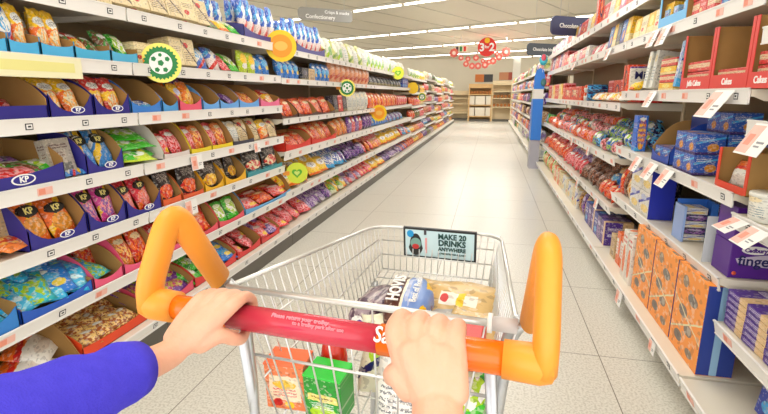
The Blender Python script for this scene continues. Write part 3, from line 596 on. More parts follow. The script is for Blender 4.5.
# top shelf
row('L', A, 7, z7, 30, 118, 'box', ['creampack', 'creamnut'], 5, .13, .16, tilt=0)
row('L', A, 7, z7, 118, 215, 'box', ['creamnut', 'creampack', 'creamnut'], 6, .15, .12, tilt=.25, jit=.6)
row('L', A, 7, z7 , 160, 215, 'bag', ['creamnut', 'redrose'], 4, .2, .05, inset=.2, tilt=.3)
row('L', A, 7, z7, 215, 246, 'lie', ['greenleaf', 'yellowsweet', 'greencrisp'], 3, .2, .06, tilt=1.1)
bags_in_tray(A, 7, z7, 246, 281, ['blueadd'], 5, (70, 66, 140), hf=.06, hb=.1, bh=.29, tilt=.12, rows=2, rg=.09)
row('L', A, 7, z7, 205, 246, 'bag', 'blueadd', 5, .27, .06, inset=.16, tilt=.1, rows=1)
row('L', A, 7, z7, 195, 246, 'bag', 'blueadd', 5, .26, .06, inset=.27, tilt=.05)
# second shelf down
for a, b_, n, kk in ((-30, 12, 2, ['bluered']), (12, 44, 2, ['bluered', 'yellorange']), (44, 78, 2, ['yellorange'])):
    bags_in_tray(A, 6, z6, a, b_, kk if a < 13 else ['yellorange'], n, (76, 176, 226), hf=.05, hb=.09, bh=.19, tilt=.2, d=.3, rows=2, rg=.08, dip=.1)
bags_in_tray(A, 6, z6, 78, 114, ['greenleaf', 'redyellow'], 3, (70, 176, 220), hf=.05, hb=.07, bh=.17, tilt=.9, d=.3, dip=.1)
bags_in_tray(A, 6, z6, 114, 141, ['greenleaf', 'greencrisp'], 2, (84, 180, 222), hf=.05, hb=.07, bh=.17, tilt=.6, d=.3, dip=.1)
row('L', A, 6, z6, 141, 178, 'box', 'creampack', 3, .11, .14, tilt=.05)
row('L', A, 6, z6, 178, 202, 'box', ['creampack', 'creamnut'], 2, .16, .14, tilt=.15)
row('L', A, 6, z6, 204, 228, 'bag', ['bluered', 'blueadd'], 2, .17, .06, tilt=.5)
row('L', A, 6, z6, 228, 246, 'lie', ['redrose', 'greencrisp'], 2, .2, .05, tilt=.8)
row('L', A, 6, z6, 246, 262, 'bag', 'lime', 2, .18, .06, tilt=.15)
row('L', A, 6, z6, 262, 276, 'bag', 'bluefish', 2, .17, .06, tilt=.35)
# third shelf down
bags_in_tray(A, 5, z5, -60, 52, ['redrose'], 4, (46, 42, 134), hf=.055, hb=.16, bh=.1, tilt=1.0, d=.3, inset=.14, dip=0)
bags_in_tray(A, 5, z5, 53, 97, ['yellorange'], 2, (46, 42, 134), hf=.06, hb=.15, bh=.19, tilt=.5, logo='KP', badge=None, d=.3, dip=.6, rows=2, rg=.07)
bags_in_tray(A, 5, z5, 98, 133, ['redyellow'], 2, (46, 42, 134), hf=.06, hb=.16, bh=.19, tilt=.35, logo='KP', d=.3, dip=.6, rows=2, rg=.07)
tray('L', A, 5, Y(134, z5), Y(164, z5), z5, (60, 130, 214), .05, .17, .3)
row('L', A, 5, z5 + .006, 136, 162, 'lie', ['bluefish', 'skywhite'], 2, .15, .05, tilt=1.35, inset=.03)
tray('L', A, 5, Y(165, z5), Y(181, z5), z5, (80, 160, 226), .05, .15, .3)
bags_in_tray(A, 5, z5, 182, 204, ['yellowcrisp', 'orangecrispplain'], 2, (236, 92, 120), hf=.055, hb=.12, bh=.17, tilt=.35, rows=2, rg=.08)
row('L', A, 5, z5 + .006, 196, 206, 'bag', 'purplesweet', 1, .2, .05, inset=.16, tilt=.02)
for a, b_ in ((205, 222), (222, 241), (241, 261)): tray('L', A, 5, Y(a, z5), Y(b_, z5), z5, (104, 168, 232), .05, .16, .3)
row('L', A, 5, z5 + .006, 236, 250, 'lie', 'purplesweet', 1, .17, .05, tilt=1.0)
bags_in_tray(A, 5, z5, 262, 281, ['orangecrispplain', 'redyellow'], 2, (232, 110, 150), hf=.05, hb=.1, bh=.18, tilt=.8)
row('L', A, 5, z5 + .006, 245, 261, 'lie', 'crispbag', 2, .17, .05, tilt=.9, inset=.03)
# fourth shelf down
tray('L', A, 4, Y(-60, z4), Y(69, z4), z4, (52, 48, 140), .065, .16, .32, dip=.2, logo='KP', logosize=.036)
for k, (yy, kk, ins, zz) in enumerate(((1.42, 'greencrisp', .05, .03), (1.52, 'greencrisp', .09, .035), (1.64, 'greenleaf', .06, .03), (1.38, 'purplegreen', .12, .06), (1.5, 'bluered', .17, .065), (1.62, 'navysweet', .16, .05), (1.3, 'yellowsweet', .04, .03), (1.71, 'greencrisp', .06, .03), (1.58, 'redrose', .03, .02))):
    put('lie', kk, 'L', A, 4, yy, z4 + zz, .17, .15, .05, ins, 1.35, rnd.uniform(-.5, .5), 0, seed=k % 3)
put('box', 'greypack', 'L', A, 4, Y(77, z4), z4, .13, .17, .05, .05, .22, cat='packet')
row('L', A, 4, z4, 69, 95, 'lie', ['blueyellow', 'bluered'], 3, .09, .035, tilt=1.4, inset=.02, jit=1)
bags_in_tray(A, 4, z4, 90, 127, ['blueyellow'], 2, (52, 48, 140), hf=.06, hb=.18, bh=.2, tilt=.5, badge='KP', logo='KP', rows=1, dip=.6, lsz=.03)
for k, (px_, zz, ins, kk) in enumerate(((135, .01, .03, 'greencrisp'), (147, .012, .03, 'greencrisp'), (158, .012, .035, 'greencrisp'), (139, .06, .05, 'greencrisp'), (152, .06, .06, 'greencrisp'), (146, .105, .09, 'greencrisp'), (141, .0, .0, 'lime'))):
    put('lie', kk, 'L', A, 4, Y(px_, z4), z4 + zz + .005, .2, .2, .05, ins, 1.3, rnd.uniform(-.4, .4), seed=k % 3)
bags_in_tray(A, 4, z4, 166, 192, ['redsweet', 'redrose'], 2, (226, 214, 210), hf=.03, hb=.19, bh=.16, tilt=.5, dip=.1)
bags_in_tray(A, 4, z4, 193, 214, ['redrose', 'crispbag'], 2, (236, 212, 40), hf=.03, hb=.19, bh=.17, tilt=.4, dip=.1, rows=2)
bags_in_tray(A, 4, z4, 214, 235, ['redrose', 'crispbag'], 2, (236, 212, 40), hf=.03, hb=.19, bh=.17, tilt=.4, dip=.1, rows=2)
bags_in_tray(A, 4, z4, 235, 256, ['whitepack', 'creamnut'], 2, (60, 60, 76), hf=.03, hb=.18, bh=.18, tilt=.3, dip=.1)
row('L', A, 4, z4, 257, 283, 'bag', ['creamnut', 'yellorange'], 3, .18, .06, tilt=.35)
# fifth shelf down
for k, (yy, ins, zz) in enumerate(((1.40, .03, .01), (1.33, .05, .05), (1.55, .02, .012))):
    put('lie', 'crispbag', 'L', A, 3, yy, z3 + zz, .22, .15, .05, ins, 1.35, .2, seed=k)
put('box', 'cardpack', 'L', A, 3, Y(19, z3), z3, .13, .185, .05, .10, .15, cat='packet')
bags_in_tray(A, 3, z3, 33, 91, ['orangecrisp'], 2, (50, 46, 140), hf=.06, hb=.19, bh=.2, tilt=.45, logo='KP', badge=1, rows=1, dip=.6, lsz=.034)
bags_in_tray(A, 3, z3, 92, 129, ['pinkcrisp'], 2, (50, 46, 140), hf=.06, hb=.19, bh=.2, tilt=.45, logo='KP', badge=1, rows=1, dip=.6, lsz=.03)
bags_in_tray(A, 3, z3, 130, 164, ['redcrisp'], 2, (50, 46, 140), hf=.06, hb=.19, bh=.2, tilt=.4, logo='KP', badge=1, rows=1, dip=.6, lsz=.03)
bags_in_tray(A, 3, z3, 165, 184, ['darkpouchred'], 1, (226, 96, 50), hf=.04, hb=.17, bh=.21, tilt=.15, kind='pouch', dip=.1)
bags_in_tray(A, 3, z3, 185, 206, ['darkpouchred'], 1, (226, 96, 50), hf=.03, hb=.17, bh=.21, tilt=.12, kind='pouch', dip=.1)
bags_in_tray(A, 3, z3, 207, 226, ['darkpouchgold'], 1, (238, 180, 30), hf=.04, hb=.17, bh=.2, tilt=.15, kind='pouch', dip=.5)
bags_in_tray(A, 3, z3, 227, 248, ['darkpouchgold'], 2, (238, 180, 30), hf=.05, hb=.17, bh=.2, tilt=.2, kind='pouch', dip=.5, inset=.07)
bags_in_tray(A, 3, z3, 249, 284, ['darkpouchteal'], 2, (60, 150, 160), hf=.035, hb=.17, bh=.2, tilt=.15, kind='pouch', dip=.1)
# sixth shelf down
tray('L', A, 2, Y(-40, z2), Y(24, z2), z2, (50, 130, 210), .07, .12, .36)
row('L', A, 2, z2 + .01, -25, 22, 'lie', 'turq', 2, .2, .06, tilt=1.3, jit=1)
y0, y1 = Y(25, z2), Y(96, z2)
tray('L', A, 2, y0, y1, z2, (36, 92, 196), .045, .08, .36, dip=.3)
for k in range(18):
    j = k % 6; r_ = k // 6
    put('lie', ['turq', 'turq', 'turq', 'bluefish', 'turq', 'tealsweet'][(k * 5) % 6], 'L', A, 2, y0 + .05 + j * (y1 - y0 - .1) / 5, z2 + .016 + r_ * .03 + (.015 if j % 2 else 0), .16, .18, .05, .03 + r_ * .085, 1.0 + rnd.uniform(-.15, .15), rnd.uniform(-.7, .7), rnd.uniform(-.2, .2), seed=k % 3)
tray('L', A, 2, Y(97, z2), Y(126, z2), z2, (236, 90, 130), .045, .16, .34)
for k, (px_, ins, zz) in enumerate(((101, .04, .01), (108, .09, .04), (113, .04, .01))): put('lie', 'tealsweet', 'L', A, 2, Y(px_, z2), z2 + .01 + zz, .15, .16, .05, ins, 1.25, .2, seed=k)
bags_in_tray(A, 2, z2, 127, 160, ['crispbag', 'redorange'], 2, (236, 90, 130), hf=.045, hb=.19, bh=.2, tilt=.4)
row('L', A, 2, z2 + .01, 112, 128, 'bag', 'redorange', 1, .2, .06, inset=.14, tilt=.5)
bags_in_tray(A, 2, z2, 161, 190, ['redsweet', 'redorange'], 2, (236, 90, 130), hf=.045, hb=.18, bh=.18, tilt=.5)
bags_in_tray(A, 2, z2, 191, 220, ['redorange'], 1, (232, 84, 100), hf=.04, hb=.19, bh=.19, tilt=.45, kind='pouch')
bags_in_tray(A, 2, z2, 221, 246, ['greencrisp'], 2, (232, 84, 100), hf=.04, hb=.19, bh=.17, tilt=.35, kind='pouch')
bags_in_tray(A, 2, z2, 247, 292, ['redsweet', 'redorange'], 3, (100, 170, 220), hf=.035, hb=.19, bh=.16, tilt=1.1, rows=2, rg=.09)
# bottom deck
row('L', A, 1, z1, -60, 10, 'lie', 'orangewhite', 2, .2, .06, tilt=1.2, jit=1)
y0 = Y(60, z1)
tray('L', A, 1, Y(-20, z1), Y(84, z1), z1, (178, 138, 84), .03, .2, .4)
for k, (dy, ins, zz) in enumerate(((-.02, .02, .0), (.1, .1, .03))): put('lie', 'orangewhite', 'L', A, 1, y0 + dy, z1 + .012 + zz, .26, .2, .07, ins, 1.25, .5, seed=k)
y0, y1 = Y(86, z1), Y(150, z1)
tray('L', A, 1, y0, y1, z1, (226, 72, 34), .055, .14, .4, dip=.1)
for k in range(12): put('lie', 'ambersnack', 'L', A, 1, y0 + .06 + (k % 4) * (y1 - y0 - .1) / 3.4, z1 + .02 + (k // 4) * .018, .14, .13, .05, .03 + (k // 4) * .09, 1.25, rnd.uniform(-.6, .6), seed=k % 3)
def heap(side, sec, lev, z, ya, yb, keys, n, w=.17, h=.17, t=.06, tiers=3, kind='lie', tilt=1.15, step=.05, din=.08):
    for k in range(n * tiers):
        j, r_ = k % n, k // n
        put(kind, keys[(j * 3 + r_) % len(keys)] if len(keys) > 1 else keys[0], side, sec, lev, ya + (j + .5) * (yb - ya) / n + rnd.uniform(-.01, .01), z + .012 + r_ * step, w, h, t, .02 + r_ * din, tilt + rnd.uniform(-.15, .15), rnd.uniform(-.5, .5), seed=k % 3)
tray('L', A, 1, Y(151, z1), Y(196, z1), z1, (226, 80, 110), .05, .16, .4); heap('L', A, 1, z1, Y(153, z1), Y(196, z1), ['purplegreen'], 3)
tray('L', A, 1, Y(197, z1), Y(238, z1), z1, (222, 60, 60), .05, .16, .4); heap('L', A, 1, z1, Y(198, z1), Y(216, z1), ['greencrisp'], 2); heap('L', A, 1, z1, Y(217, z1), Y(238, z1), ['bluefish'], 2)
tray('L', A, 1, Y(239, z1), Y(262, z1), z1, (222, 60, 60), .05, .16, .4); heap('L', A, 1, z1, Y(240, z1), Y(262, z1), ['redsweet', 'redrose'], 2)
tray('L', A, 1, Y(263, z1), Y(281, z1), z1, (222, 60, 60), .045, .15, .4); heap('L', A, 1, z1, Y(264, z1), Y(281, z1), ['redsweet', 'purplesweet'], 2)
heap('L', A, 1, z1, Y(282, z1), 4.08, ['redrose', 'redsweet'], 2)

# ------------------------------------------------------------------ left side, middle bays (B)
Bn = 'middle'
def seq(side, sec, lev, z, spec, X=None):
    for s in spec: row(side, sec, lev, z, s[0], s[1], *s[2:7], **(s[7] if len(s) > 7 else {}))
b6, b5, b4, b3, b2, b1 = 1.80, 1.54, 1.18, .88, .50, .165
bags_in_tray(Bn, 6, b6, 283, 298, ['blueadd'], 3, (200, 206, 214), hf=.05, hb=.1, bh=.24, tilt=.1, rows=2, rg=.09)
bags_in_tray(Bn, 6, b6, 298, 326, ['blueadd'], 6, (70, 66, 140), hf=.06, hb=.1, bh=.30, tilt=.1, rows=2, rg=.09)
seq('L', Bn, 6, b6, [(327, 348, 'bag', ['limewhite', 'whiteleaf'], 4, .26, .07, dict(tilt=.3, rows=2)), (349, 371, 'bag', ['whitepack', 'limewhite'], 5, .28, .07, dict(tilt=.3, rows=2)), (371, 388, 'bag', ['whiteleaf'], 5, .28, .07, dict(tilt=.3)), (388, 407, 'bag', ['whitepack', 'whiteleaf'], 7, .26, .07, dict(tilt=.2))])
seq('L', Bn, 5, b5, [(284, 305, 'bag', 'bluefish', 4, .2, .07, dict(tilt=.3)), (305, 318, 'box', ['darkpack', 'cardpack'], 2, .12, .2, dict(tilt=0)), (318, 334, 'bag', 'bluefish', 4, .2, .07, dict(tilt=.15)), (334, 372, 'bag', 'peachpack', 9, .27, .09, dict(tilt=.05, jit=.1, fill=.99)), (373, 404, 'lie', 'darkpack', 10, .2, .08, dict(tilt=.6)), (404, 409, 'box', 'bluepack', 3, .2, .1, dict(tilt=0))])
for a, b_ in ((283, 299), (300, 318), (318, 336)):
    bags_in_tray(Bn, 4, b4, a, b_, ['redorange'], 2, (90, 60, 50), hf=.03, hb=.15, bh=.2, tilt=.5, rows=2, rg=.08)
seq('L', Bn, 4, b4, [(337, 350, 'box', ['darkpack', 'redbox'], 3, .2, .1, dict(tilt=.1)), (351, 371, 'bag', 'whitepack', 5, .25, .09, dict(tilt=.05, jit=.1)), (372, 400, 'bag', ['redorange', 'crispbag'], 11, .24, .08, dict(tilt=.2)), (400, 409, 'bag', ['redsweet'], 5, .2, .08, dict())])
bags_in_tray(Bn, 3, b3, 287, 312, ['redorange'], 3, (220, 50, 34), hf=.06, hb=.15, bh=.2, tilt=.9, rows=2, rg=.1)
bags_in_tray(Bn, 3, b3, 313, 337, ['crispbag', 'redorange'], 4, (220, 50, 34), hf=.05, hb=.16, bh=.22, tilt=.6, rows=2, rg=.1)
seq('L', Bn, 3, b3, [(338, 352, 'lie', 'crispbag', 3, .22, .08, dict(tilt=.4)), (352, 366, 'bag', ['purplesweet', 'redrose'], 4, .22, .07, dict(tilt=.15)), (367, 375, 'bag', 'navysweet', 3, .22, .08, dict()), (375, 391, 'bag', 'bluefish', 7, .18, .08, dict(tilt=.5)), (391, 405, 'bag', ['navysweet', 'skywhite'], 8, .18, .08, dict(tilt=.6))])
heap('L', Bn, 2, b2, 4.15, Y(331, b2), ['yellowsweet'], 5, .27, .22, .08, 2, tilt=.75, step=.06, din=.1)
heap('L', Bn, 2, b2, Y(332, b2), Y(346, b2), ['skywhite'], 4, .22, .2, .08, 2, tilt=.75, step=.06, din=.1)
heap('L', Bn, 2, b2, Y(346, b2), Y(366, b2), ['navysweet'], 6, .22, .2, .08, 2, tilt=.75, step=.06, din=.1)
heap('L', Bn, 2, b2, Y(367, b2), Y(384, b2), ['redrose', 'crispbag'], 6, .25, .2, .08, 2, tilt=.7, step=.07, din=.1)
heap('L', Bn, 2, b2, Y(385, b2), Y(403, b2), ['yellowsweet'], 9, .25, .2, .08, 2, tilt=.7, step=.07, din=.1)
heap('L', Bn, 2, b2, Y(403, b2), 11.4, ['redsweet', 'skywhite'], 4, .25, .2, .08, 2, tilt=.7, step=.07, din=.1)
ya = 4.15
for (px_, keys, n) in ((312, ['redrose', 'redsweet'], 3), (322, ['whitesweet', 'purplesweet'], 3), (336, ['navysweet', 'whitesweet'], 4), (350, ['whitegreen', 'yellowsweet'], 4), (364, ['whitesweet', 'redrose'], 5), (375, ['redsweet'], 4), (386, ['yellowsweet'], 4), (393, ['navysweet'], 3), (402, ['whitesweet'], 4), (412, ['purplesweet', 'redorange'], 6)):
    yb = min(Y(px_, b1), 11.45); heap('L', Bn, 1, b1, ya, yb, keys, n, min(.26, (yb - ya) / n * .98), .2, .07, 3, step=.055, tilt=.95); ya = yb
# ------------------------------------------------------------------ left side, far bays (C)
pal = [['whiteleaf', 'limewhite', 'yellowsweet', 'creampack', 'whitepack', 'greenleaf'], ['peachpack', 'darkpack', 'yellowcrisp', 'redsweet', 'greenleaf', 'creampack', 'redrose'], ['redorange', 'redsweet', 'creampack', 'peachpack', 'redrose', 'whitepack', 'navysweet'], ['redorange', 'greenleaf', 'redrose', 'peachpack', 'redsweet', 'whitesweet', 'yellowsweet'], ['yellowsweet', 'crispbag', 'redrose', 'skywhite', 'navysweet', 'yellowsweet', 'limewhite'], ['redorange', 'yellowsweet', 'crispbag', 'navysweet', 'greenleaf', 'whitesweet', 'yellowcrisp']]
for i in range(5):
    for l in range(6):
        z = .165 if l == 0 else LC[l - 1] + (.06 if i % 2 else 0); p = pal[5 - l]; y0 = 11.55 + i * 2.7; n = 9 if i < 2 else 7
        for j in range(n):
            k = p[(i * 3 + (j // 3)) % len(p)]; w = round(2.6 / n, 2)
            put('bag' if l > 1 else 'lie', k, 'L', 'far', l + 1, y0 + (j + .5) * 2.62 / n, z + .004, w, .23, .1, .03, .25 if l > 1 else .8, rnd.uniform(-.1, .1), seed=j % 2)

# ------------------------------------------------------------------ right side, near bays
def trayR(sec, lev, z, y0, y1, colour, **k): return tray('R', sec, lev, min(y0, y1), max(y0, y1), z, colour, **k)
S1 = 'near'
def YR(px, z): return along(px, XR, z)
zR = dict(zip('bABCDE', [.165] + R1))
def tall_tray(sec, lev, y0, y1, z, c, hside, lip, desc, d=.3, flange=.03, words=None, inner=None):
    """open-fronted display box: full height sides with printed front flanges and a low lip"""
    w = abs(y1 - y0) - .006; m = mat('tray print ' + str(c), c, .4); b = MB(); n = MATS[inner] if inner else M_card
    b.box(-w / 2, w / 2, 0, d, 0, .004, n); b.box(-w / 2, w / 2, d - .004, d, 0, hside, n)
    for sx in (-1, 1):
        x0, x1 = sorted((sx * w / 2, sx * (w / 2 - .004))); b.box(x0, x1, 0, d, 0, hside, n)
        x0, x1 = sorted((sx * w / 2, sx * (w / 2 - flange))); b.prism([(x0, .004), (x1, .004), (x1, hside * .7), (x0 if sx > 0 else x1, hside), (x1 if sx > 0 else x0, hside)] if 0 else [(x0, .004), (x1, .004), (x1, hside), (x0, hside)], 'y', -.003, .0, m, m)
    b.box(-w / 2 + flange, w / 2 - flange, -.003, .001, 0, lip, m)
    o = b.build('display_tray'); o.matrix_world = on_shelf('R', (y0 + y1) / 2, z + .001, .014); tag(o, '', 'display tray'); INVENTORY.append((o, desc, 'R', sec, lev, (y0 + y1) / 2))
    if words: text(words, lip * .62, M_logowhite, o, (0, -.004, lip * .5), 'lettering', bold=.02)
    return o
# base deck: the orange cartons
def carton(key, sec, lev, y, z, w, h, d, inset=.03, tilt=0., turn=0., desc=None): return put('box', key, 'R', sec, lev, y, z, w, h, d, inset, tilt, turn, desc=desc)
for y, dd in ((2.362, 'tall orange cake carton nearest the camera'), (2.712, 'tall orange cake carton, second along'), (3.062, 'tall orange cake carton, third along')):
    carton('orangetall', S1, 1, y, .165, .335, .43, .15, inset=-.02, desc=dd)
for y in (3.31, 3.43): carton('whiteorange', S1, 1, y, .165, .1, .33, .2, inset=-.03)
for y in (3.58, 3.7): carton('orangebox', S1, 1, y, .165, .1, .24, .2, inset=0)
carton('cardpack', S1, 1, 3.86, .165, .12, .18, .2, inset=0)
M_spine = mat('carton blue side', (44, 66, 150), .4); M_spineband = mat('carton pale band', (150, 190, 222), .4)
for o, ds, sd, se, lv, yy in list(INVENTORY):
    if 'tall orange cake carton' in ds:
        b = MB(); b.box(.1676, .1686, .002, .148, .003, .427, M_spine); b.box(.1684, .1692, .055, .085, .003, .427, M_spineband); b.build('side_panel', o)
# shelf A (second from the floor)
M_purple = mat('purple carton board', (84, 28, 140), .4); M_ribbon = mat('pale swoosh', (206, 196, 214), .4)
def finger_box(z, first, second, desc):
    """wide purple carton turned to face up the aisle, so that its name reads from the trolley"""
    e = link('chocolate_finger_carton', MB().rbox(-.21, .21, 0, .16, 0, .152, .003, M_purple).mesh('carton')); e.location = (1.235, 2.20, z); e.rotation_euler = (0, 0, 0)
    tag(e, desc, 'carton')
    sw = [(-.19 + .39 * t, .088 + .034 * math.sin(t * 2.2) ) for t in [i / 12 for i in range(13)]] + [(.2, .065), (.1, .052), (0, .05), (-.1, .055), (-.18, .068)]
    MB().prism(sw, 'y', -.0014, 0, M_ribbon).build('printed_swoosh', e)
    text(first, .062, M_logonavy, e, (-.098, -.0025, .078), 'lettering', bold=.015)
    text(second, .044, M_white, e, (-.01, -.0025, .03), 'lettering', bold=.01)
    b = MB(); b.prism([(.052 * math.cos(a * PI / 12), .018 * math.sin(a * PI / 12)) for a in range(24)], 'y', -.0018, 0, M_white); v = b.build('logo_oval', e); v.location = (-.12, 0, .126)
    text('Cadbury', .024, M_purple, v, (0, -.0028, 0), 'logo_lettering', bold=.03)
    MB().lathe([(.0, 0), (.009, 0), (.009, .002), (0, .002)], mat('red dot print', (226, 90, 60), .5), 12, Matrix.Translation((-.188, 0, .022)) @ Matrix.Rotation(PI / 2, 4, 'X')).build('printed_mark', e)
finger_box(.637, 'fingers', 'mini', 'lower purple carton of chocolate fingers at the shelf corner, right side')
finger_box(.791, 'THINS', 'mini', 'upper purple carton stacked on the lower one, right side')
# clear divider and the little blue counter display
o = MB().box(1.0, 1.30, -.0015, .0015, 0, .22, mat('clear acrylic', (206, 210, 214), .1)).build('shelf_divider'); o.location = (0, 2.40, .637); tag(o, 'greyish clear plastic divider standing beside the purple cartons', 'shelf divider')
y0, y1 = YR(706, .635), YR(684, .635)
e = empty('counter_display', (1.03, along(684, 1.03, .74), .637), 0); tag(e, 'small blue counter display holding biscuit twin packs on the right shelf', 'display stand')
MB().box(.118, .15, -.006, 0, 0, .21, mat('display blue', (58, 120, 220), .4)).box(0, .15, .12, .126, 0, .21, MATS['display blue']).box(.144, .15, 0, .12, 0, .21, MATS['display blue']).build('side_panel', e)
MB().box(-.008, .004, -.006, .126, 0, .19, mat('display pale blue', (150, 176, 230), .4)).build('front_lip', e)
for k in range(5): carton('navysweet' if k % 2 else 'whiteblue', S1, 2, along(684, 1.03, .74) + .06, .639 + k * .036, .1, .034, .10, inset=.06, desc='flat biscuit pack stacked inside the blue counter display')
YE = along(651, 1.0, .8)
for r_ in range(2):
    for s in range(2): carton('whiteblue', S1, 2, YE + (.11 if r_ == 0 else .33), .637 + s * .158, .21, .155, .13, inset=.02, desc=('%s white and blue carton of the %s stack' % (('lower', 'upper')[s], ('nearer', 'farther')[r_])))
o = MB().box(.0, .14, -.004, .0, 0, .335, mat('deep blue board', (40, 52, 176), .35)).build('cardboard_divider'); o.location = (.995, YE - .002, .637); tag(o, 'deep blue carton panel beside the white and blue cartons', 'divider')
for k, y in enumerate((2.98, 2.86, 2.74, 2.62)): carton('darkpouchgold', S1, 2, y, .637, .11, .22, .12, inset=.24, tilt=.05, desc='dark blue chocolate carton at the back of the shelf')
row('R', S1, 2, .637, 0, 0, 'box', ['darkpack', 'navysweet'], 3, .2, .1, inset=.24, byY=(3.65, 4.05))
row('R', S1, 2, .637, 0, 0, 'bag', ['redorange', 'creamloaf', 'brownbag'], 4, .2, .07, inset=.04, byY=(3.64, 4.07), rows=2)
# shelf B
z = 1.007
e = empty('tall_biscuit_tube', (1.05, along(639, 1.05, 1.08), z), 0); tag(e, 'tall blue and yellow carton standing on the right shelf beside the blue board', 'carton')
ME = MB().rbox(-.035, .035, -.045, .045, 0, .25, .004, print_mat('print rocky', (48, 110, 214), [('rect', 0, .5, 0, .12, 'sky'), ('blot', .5, .5, .36, .46, (250, 190, 40), (240, 130, 40), 6), ('ell', .5, .9, .3, .05, 'white'), ('text', .1, .9, .15, .85, (40, 60, 190), 5)])).build('carton_body', e)
o = tray('R', S1, 3, 2.98, 3.29, z, (40, 76, 176), .05, .22, .3, inset=.02, desc='blue biscuit tray with tall blue back board'); 
o2 = MB().box(-.15, .15, -.003, .003, 0, .27, mat('deep blue back board', (30, 66, 160), .35)).build('back_board', o); o2.location = (0, .2, 0)
for i in range(2):
    carton('bluebox', S1, 3, 3.07 + i * .13, z + .006, .125, .085, .12, inset=.03, desc='blue biscuit carton in the tray before the blue board')
for r_ in range(2):
    for i in range(2):
        for s in range(2 + r_): carton('bluebox', S1, 3, 2.70 + i * .135, z + .001 + s * .102, .132, .1, .13, inset=.015 + r_ * .14, desc='blue digestive carton, %s of the %s stack%s' % (('bottom', 'middle', 'top')[s], ('nearer', 'farther')[i], ' at the back' if r_ else ''))
y0, y1 = YR(744, 1.06), YR(713, 1.06)
tall_tray(S1, 3, y0, y1, z, (222, 66, 36), .17, .03, 'red and brown card tray of white packs', flange=.022, d=.26)
for s_ in range(2): put('bag', 'orangewhite', 'R', S1, 3, (y0 + y1) / 2, z + .008 + s_ * .03, abs(y1 - y0) - .05, .12, .05, .03 + s_ * .07, .35, desc='white and red biscuit pack in the red card tray', seed=s_)
put('tub', 'whitepack', 'R', 'nearest', 3, 2.03, .93, .14, .11, .14, .0, desc='black and white round tub')
row('R', S1, 3, z, 0, 0, 'ball', ['whiteball', 'blueball', 'mixbag'], 3, .1, .1, inset=.03, byY=(3.75, 4.07), rows=3, rowgap=.1, tilt=.2, fill=.95)
row('R', S1, 3, z, 0, 0, 'box', ['bluepack', 'bluebox'], 4, .2, .14, inset=.3, byY=(2.25, 3.0))
# shelf C (eye level)
z = 1.422
def yc(px): return YR(px, 1.46)
edges = (772, 744, 707, 678)
for k in range(3):
    y0, y1 = yc(edges[k]), yc(edges[k + 1])
    tall_tray(S1, 4, y0, y1, z, (224, 70, 66), .275, .062, 'tall sided red display tray', words=('Jaffa Cakes' if k == 2 else 'Cakes'), flange=.022)
    for s_ in range(2 if k != 1 else 1): put('box', 'redbar', 'R', S1, 4, (y0 + y1) / 2, z + .065 * 0 + .008 + s_ * .052 + .03, abs(y1 - y0) - .05, .048, .2, .03, desc='red and cream cake bar pack in tall red tray')
put('box', 'yellowbox', 'R', S1, 4, (yc(772) + yc(744)) / 2 - .01, z + .145, .10, .05, .16, .05, desc='yellow and red pack on top in the nearest red tray')
put('box', 'skywhite', 'R', S1, 4, yc(674), z, .04, .24, .2, .0, .1, desc='thin pale blue and white carton')
for s_ in range(4): put('box', 'redbar' if s_ % 2 else 'yellowbox', 'R', S1, 4, yc(662), z + s_ * .046, abs(yc(655) - yc(670)) - .01, .043, .2, .02, desc='flat red and yellow bar pack in a stack of four')
for k in range(2): put('box', 'whitepack', 'R', S1, 4, yc(650 - k * 6), z, .035, .23, .16, .0, .12, .25, desc='slim white packet leaning by the red trays')
mb_ = put('box', 'creamwhite', 'R', S1, 4, yc(628) + .04, z, .08, .175, .17, .01, 0, desc='white carton lettered Mini')
text('Mini', .075, M_logonavy, mb_, (.0425, .09, .11), 'lettering', rot=(0, 0, PI / 2), bold=.02)
put('box', 'purplebar', 'R', S1, 4, yc(628) + .10, z, .025, .19, .2, .0, desc='thin purple carton edge beside the orange box')
put('box', 'orangered', 'R', S1, 4, 4.03, z, .12, .19, .22, .0, desc='large square orange red carton')
row('R', S1, 4, z, 0, 0, 'lie', ['yellowsweet', 'orangewhite', 'mixbag'], 1, .12, .06, inset=.0, byY=(3.84, 3.95), tilt=1.2)
# shelf D
z = 1.787
def yd(px): return YR(px, 1.86)
tall_tray(S1, 5, yd(657), yd(685), z, (96, 180, 232), .27, .06, 'tall pale blue display tray', flange=.03)
for k in range(3): put('box', 'skywhite', 'R', S1, 5, yd(657) + (k + .5) * (yd(685) - yd(657)) / 3.0, z + .006, .07, .1, .16, .03, desc='white packet in the pale blue tray')
row('R', S1, 5, z, 0, 0, 'box', ['redbar', 'redbox', 'redbar'], 3, .07, .15, byY=(yd(709), yd(686)), tilt=.05)
row('R', S1, 5, z + .075, 0, 0, 'box', ['redbar'], 2, .07, .15, byY=(yd(709), yd(686)), tilt=.05)
put('bag', 'redrose', 'R', S1, 5, yd(714), z, .11, .15, .05, .03, .3); put('box', 'bluepack', 'R', S1, 5, yd(723), z, .09, .08, .2, .02); put('box', 'whitepack', 'R', S1, 5, yd(736), z, .11, .1, .2, .02)
row('R', S1, 5, z, 0, 0, 'box', ['yellowbox', 'creampack'], 5, .13, .14, byY=(3.3, 4.07))
row('R', S1, 5, z, 0, 0, 'box', ['darkpack', 'yellowbox'], 5, .2, .12, inset=.2, byY=(3.25, 4.07))
row('R', S1, 6, 2.062, 0, 0, 'box', ['pinkbox', 'redbox', 'purplebar'], 12, .14, .14, byY=(2.3, 4.07))
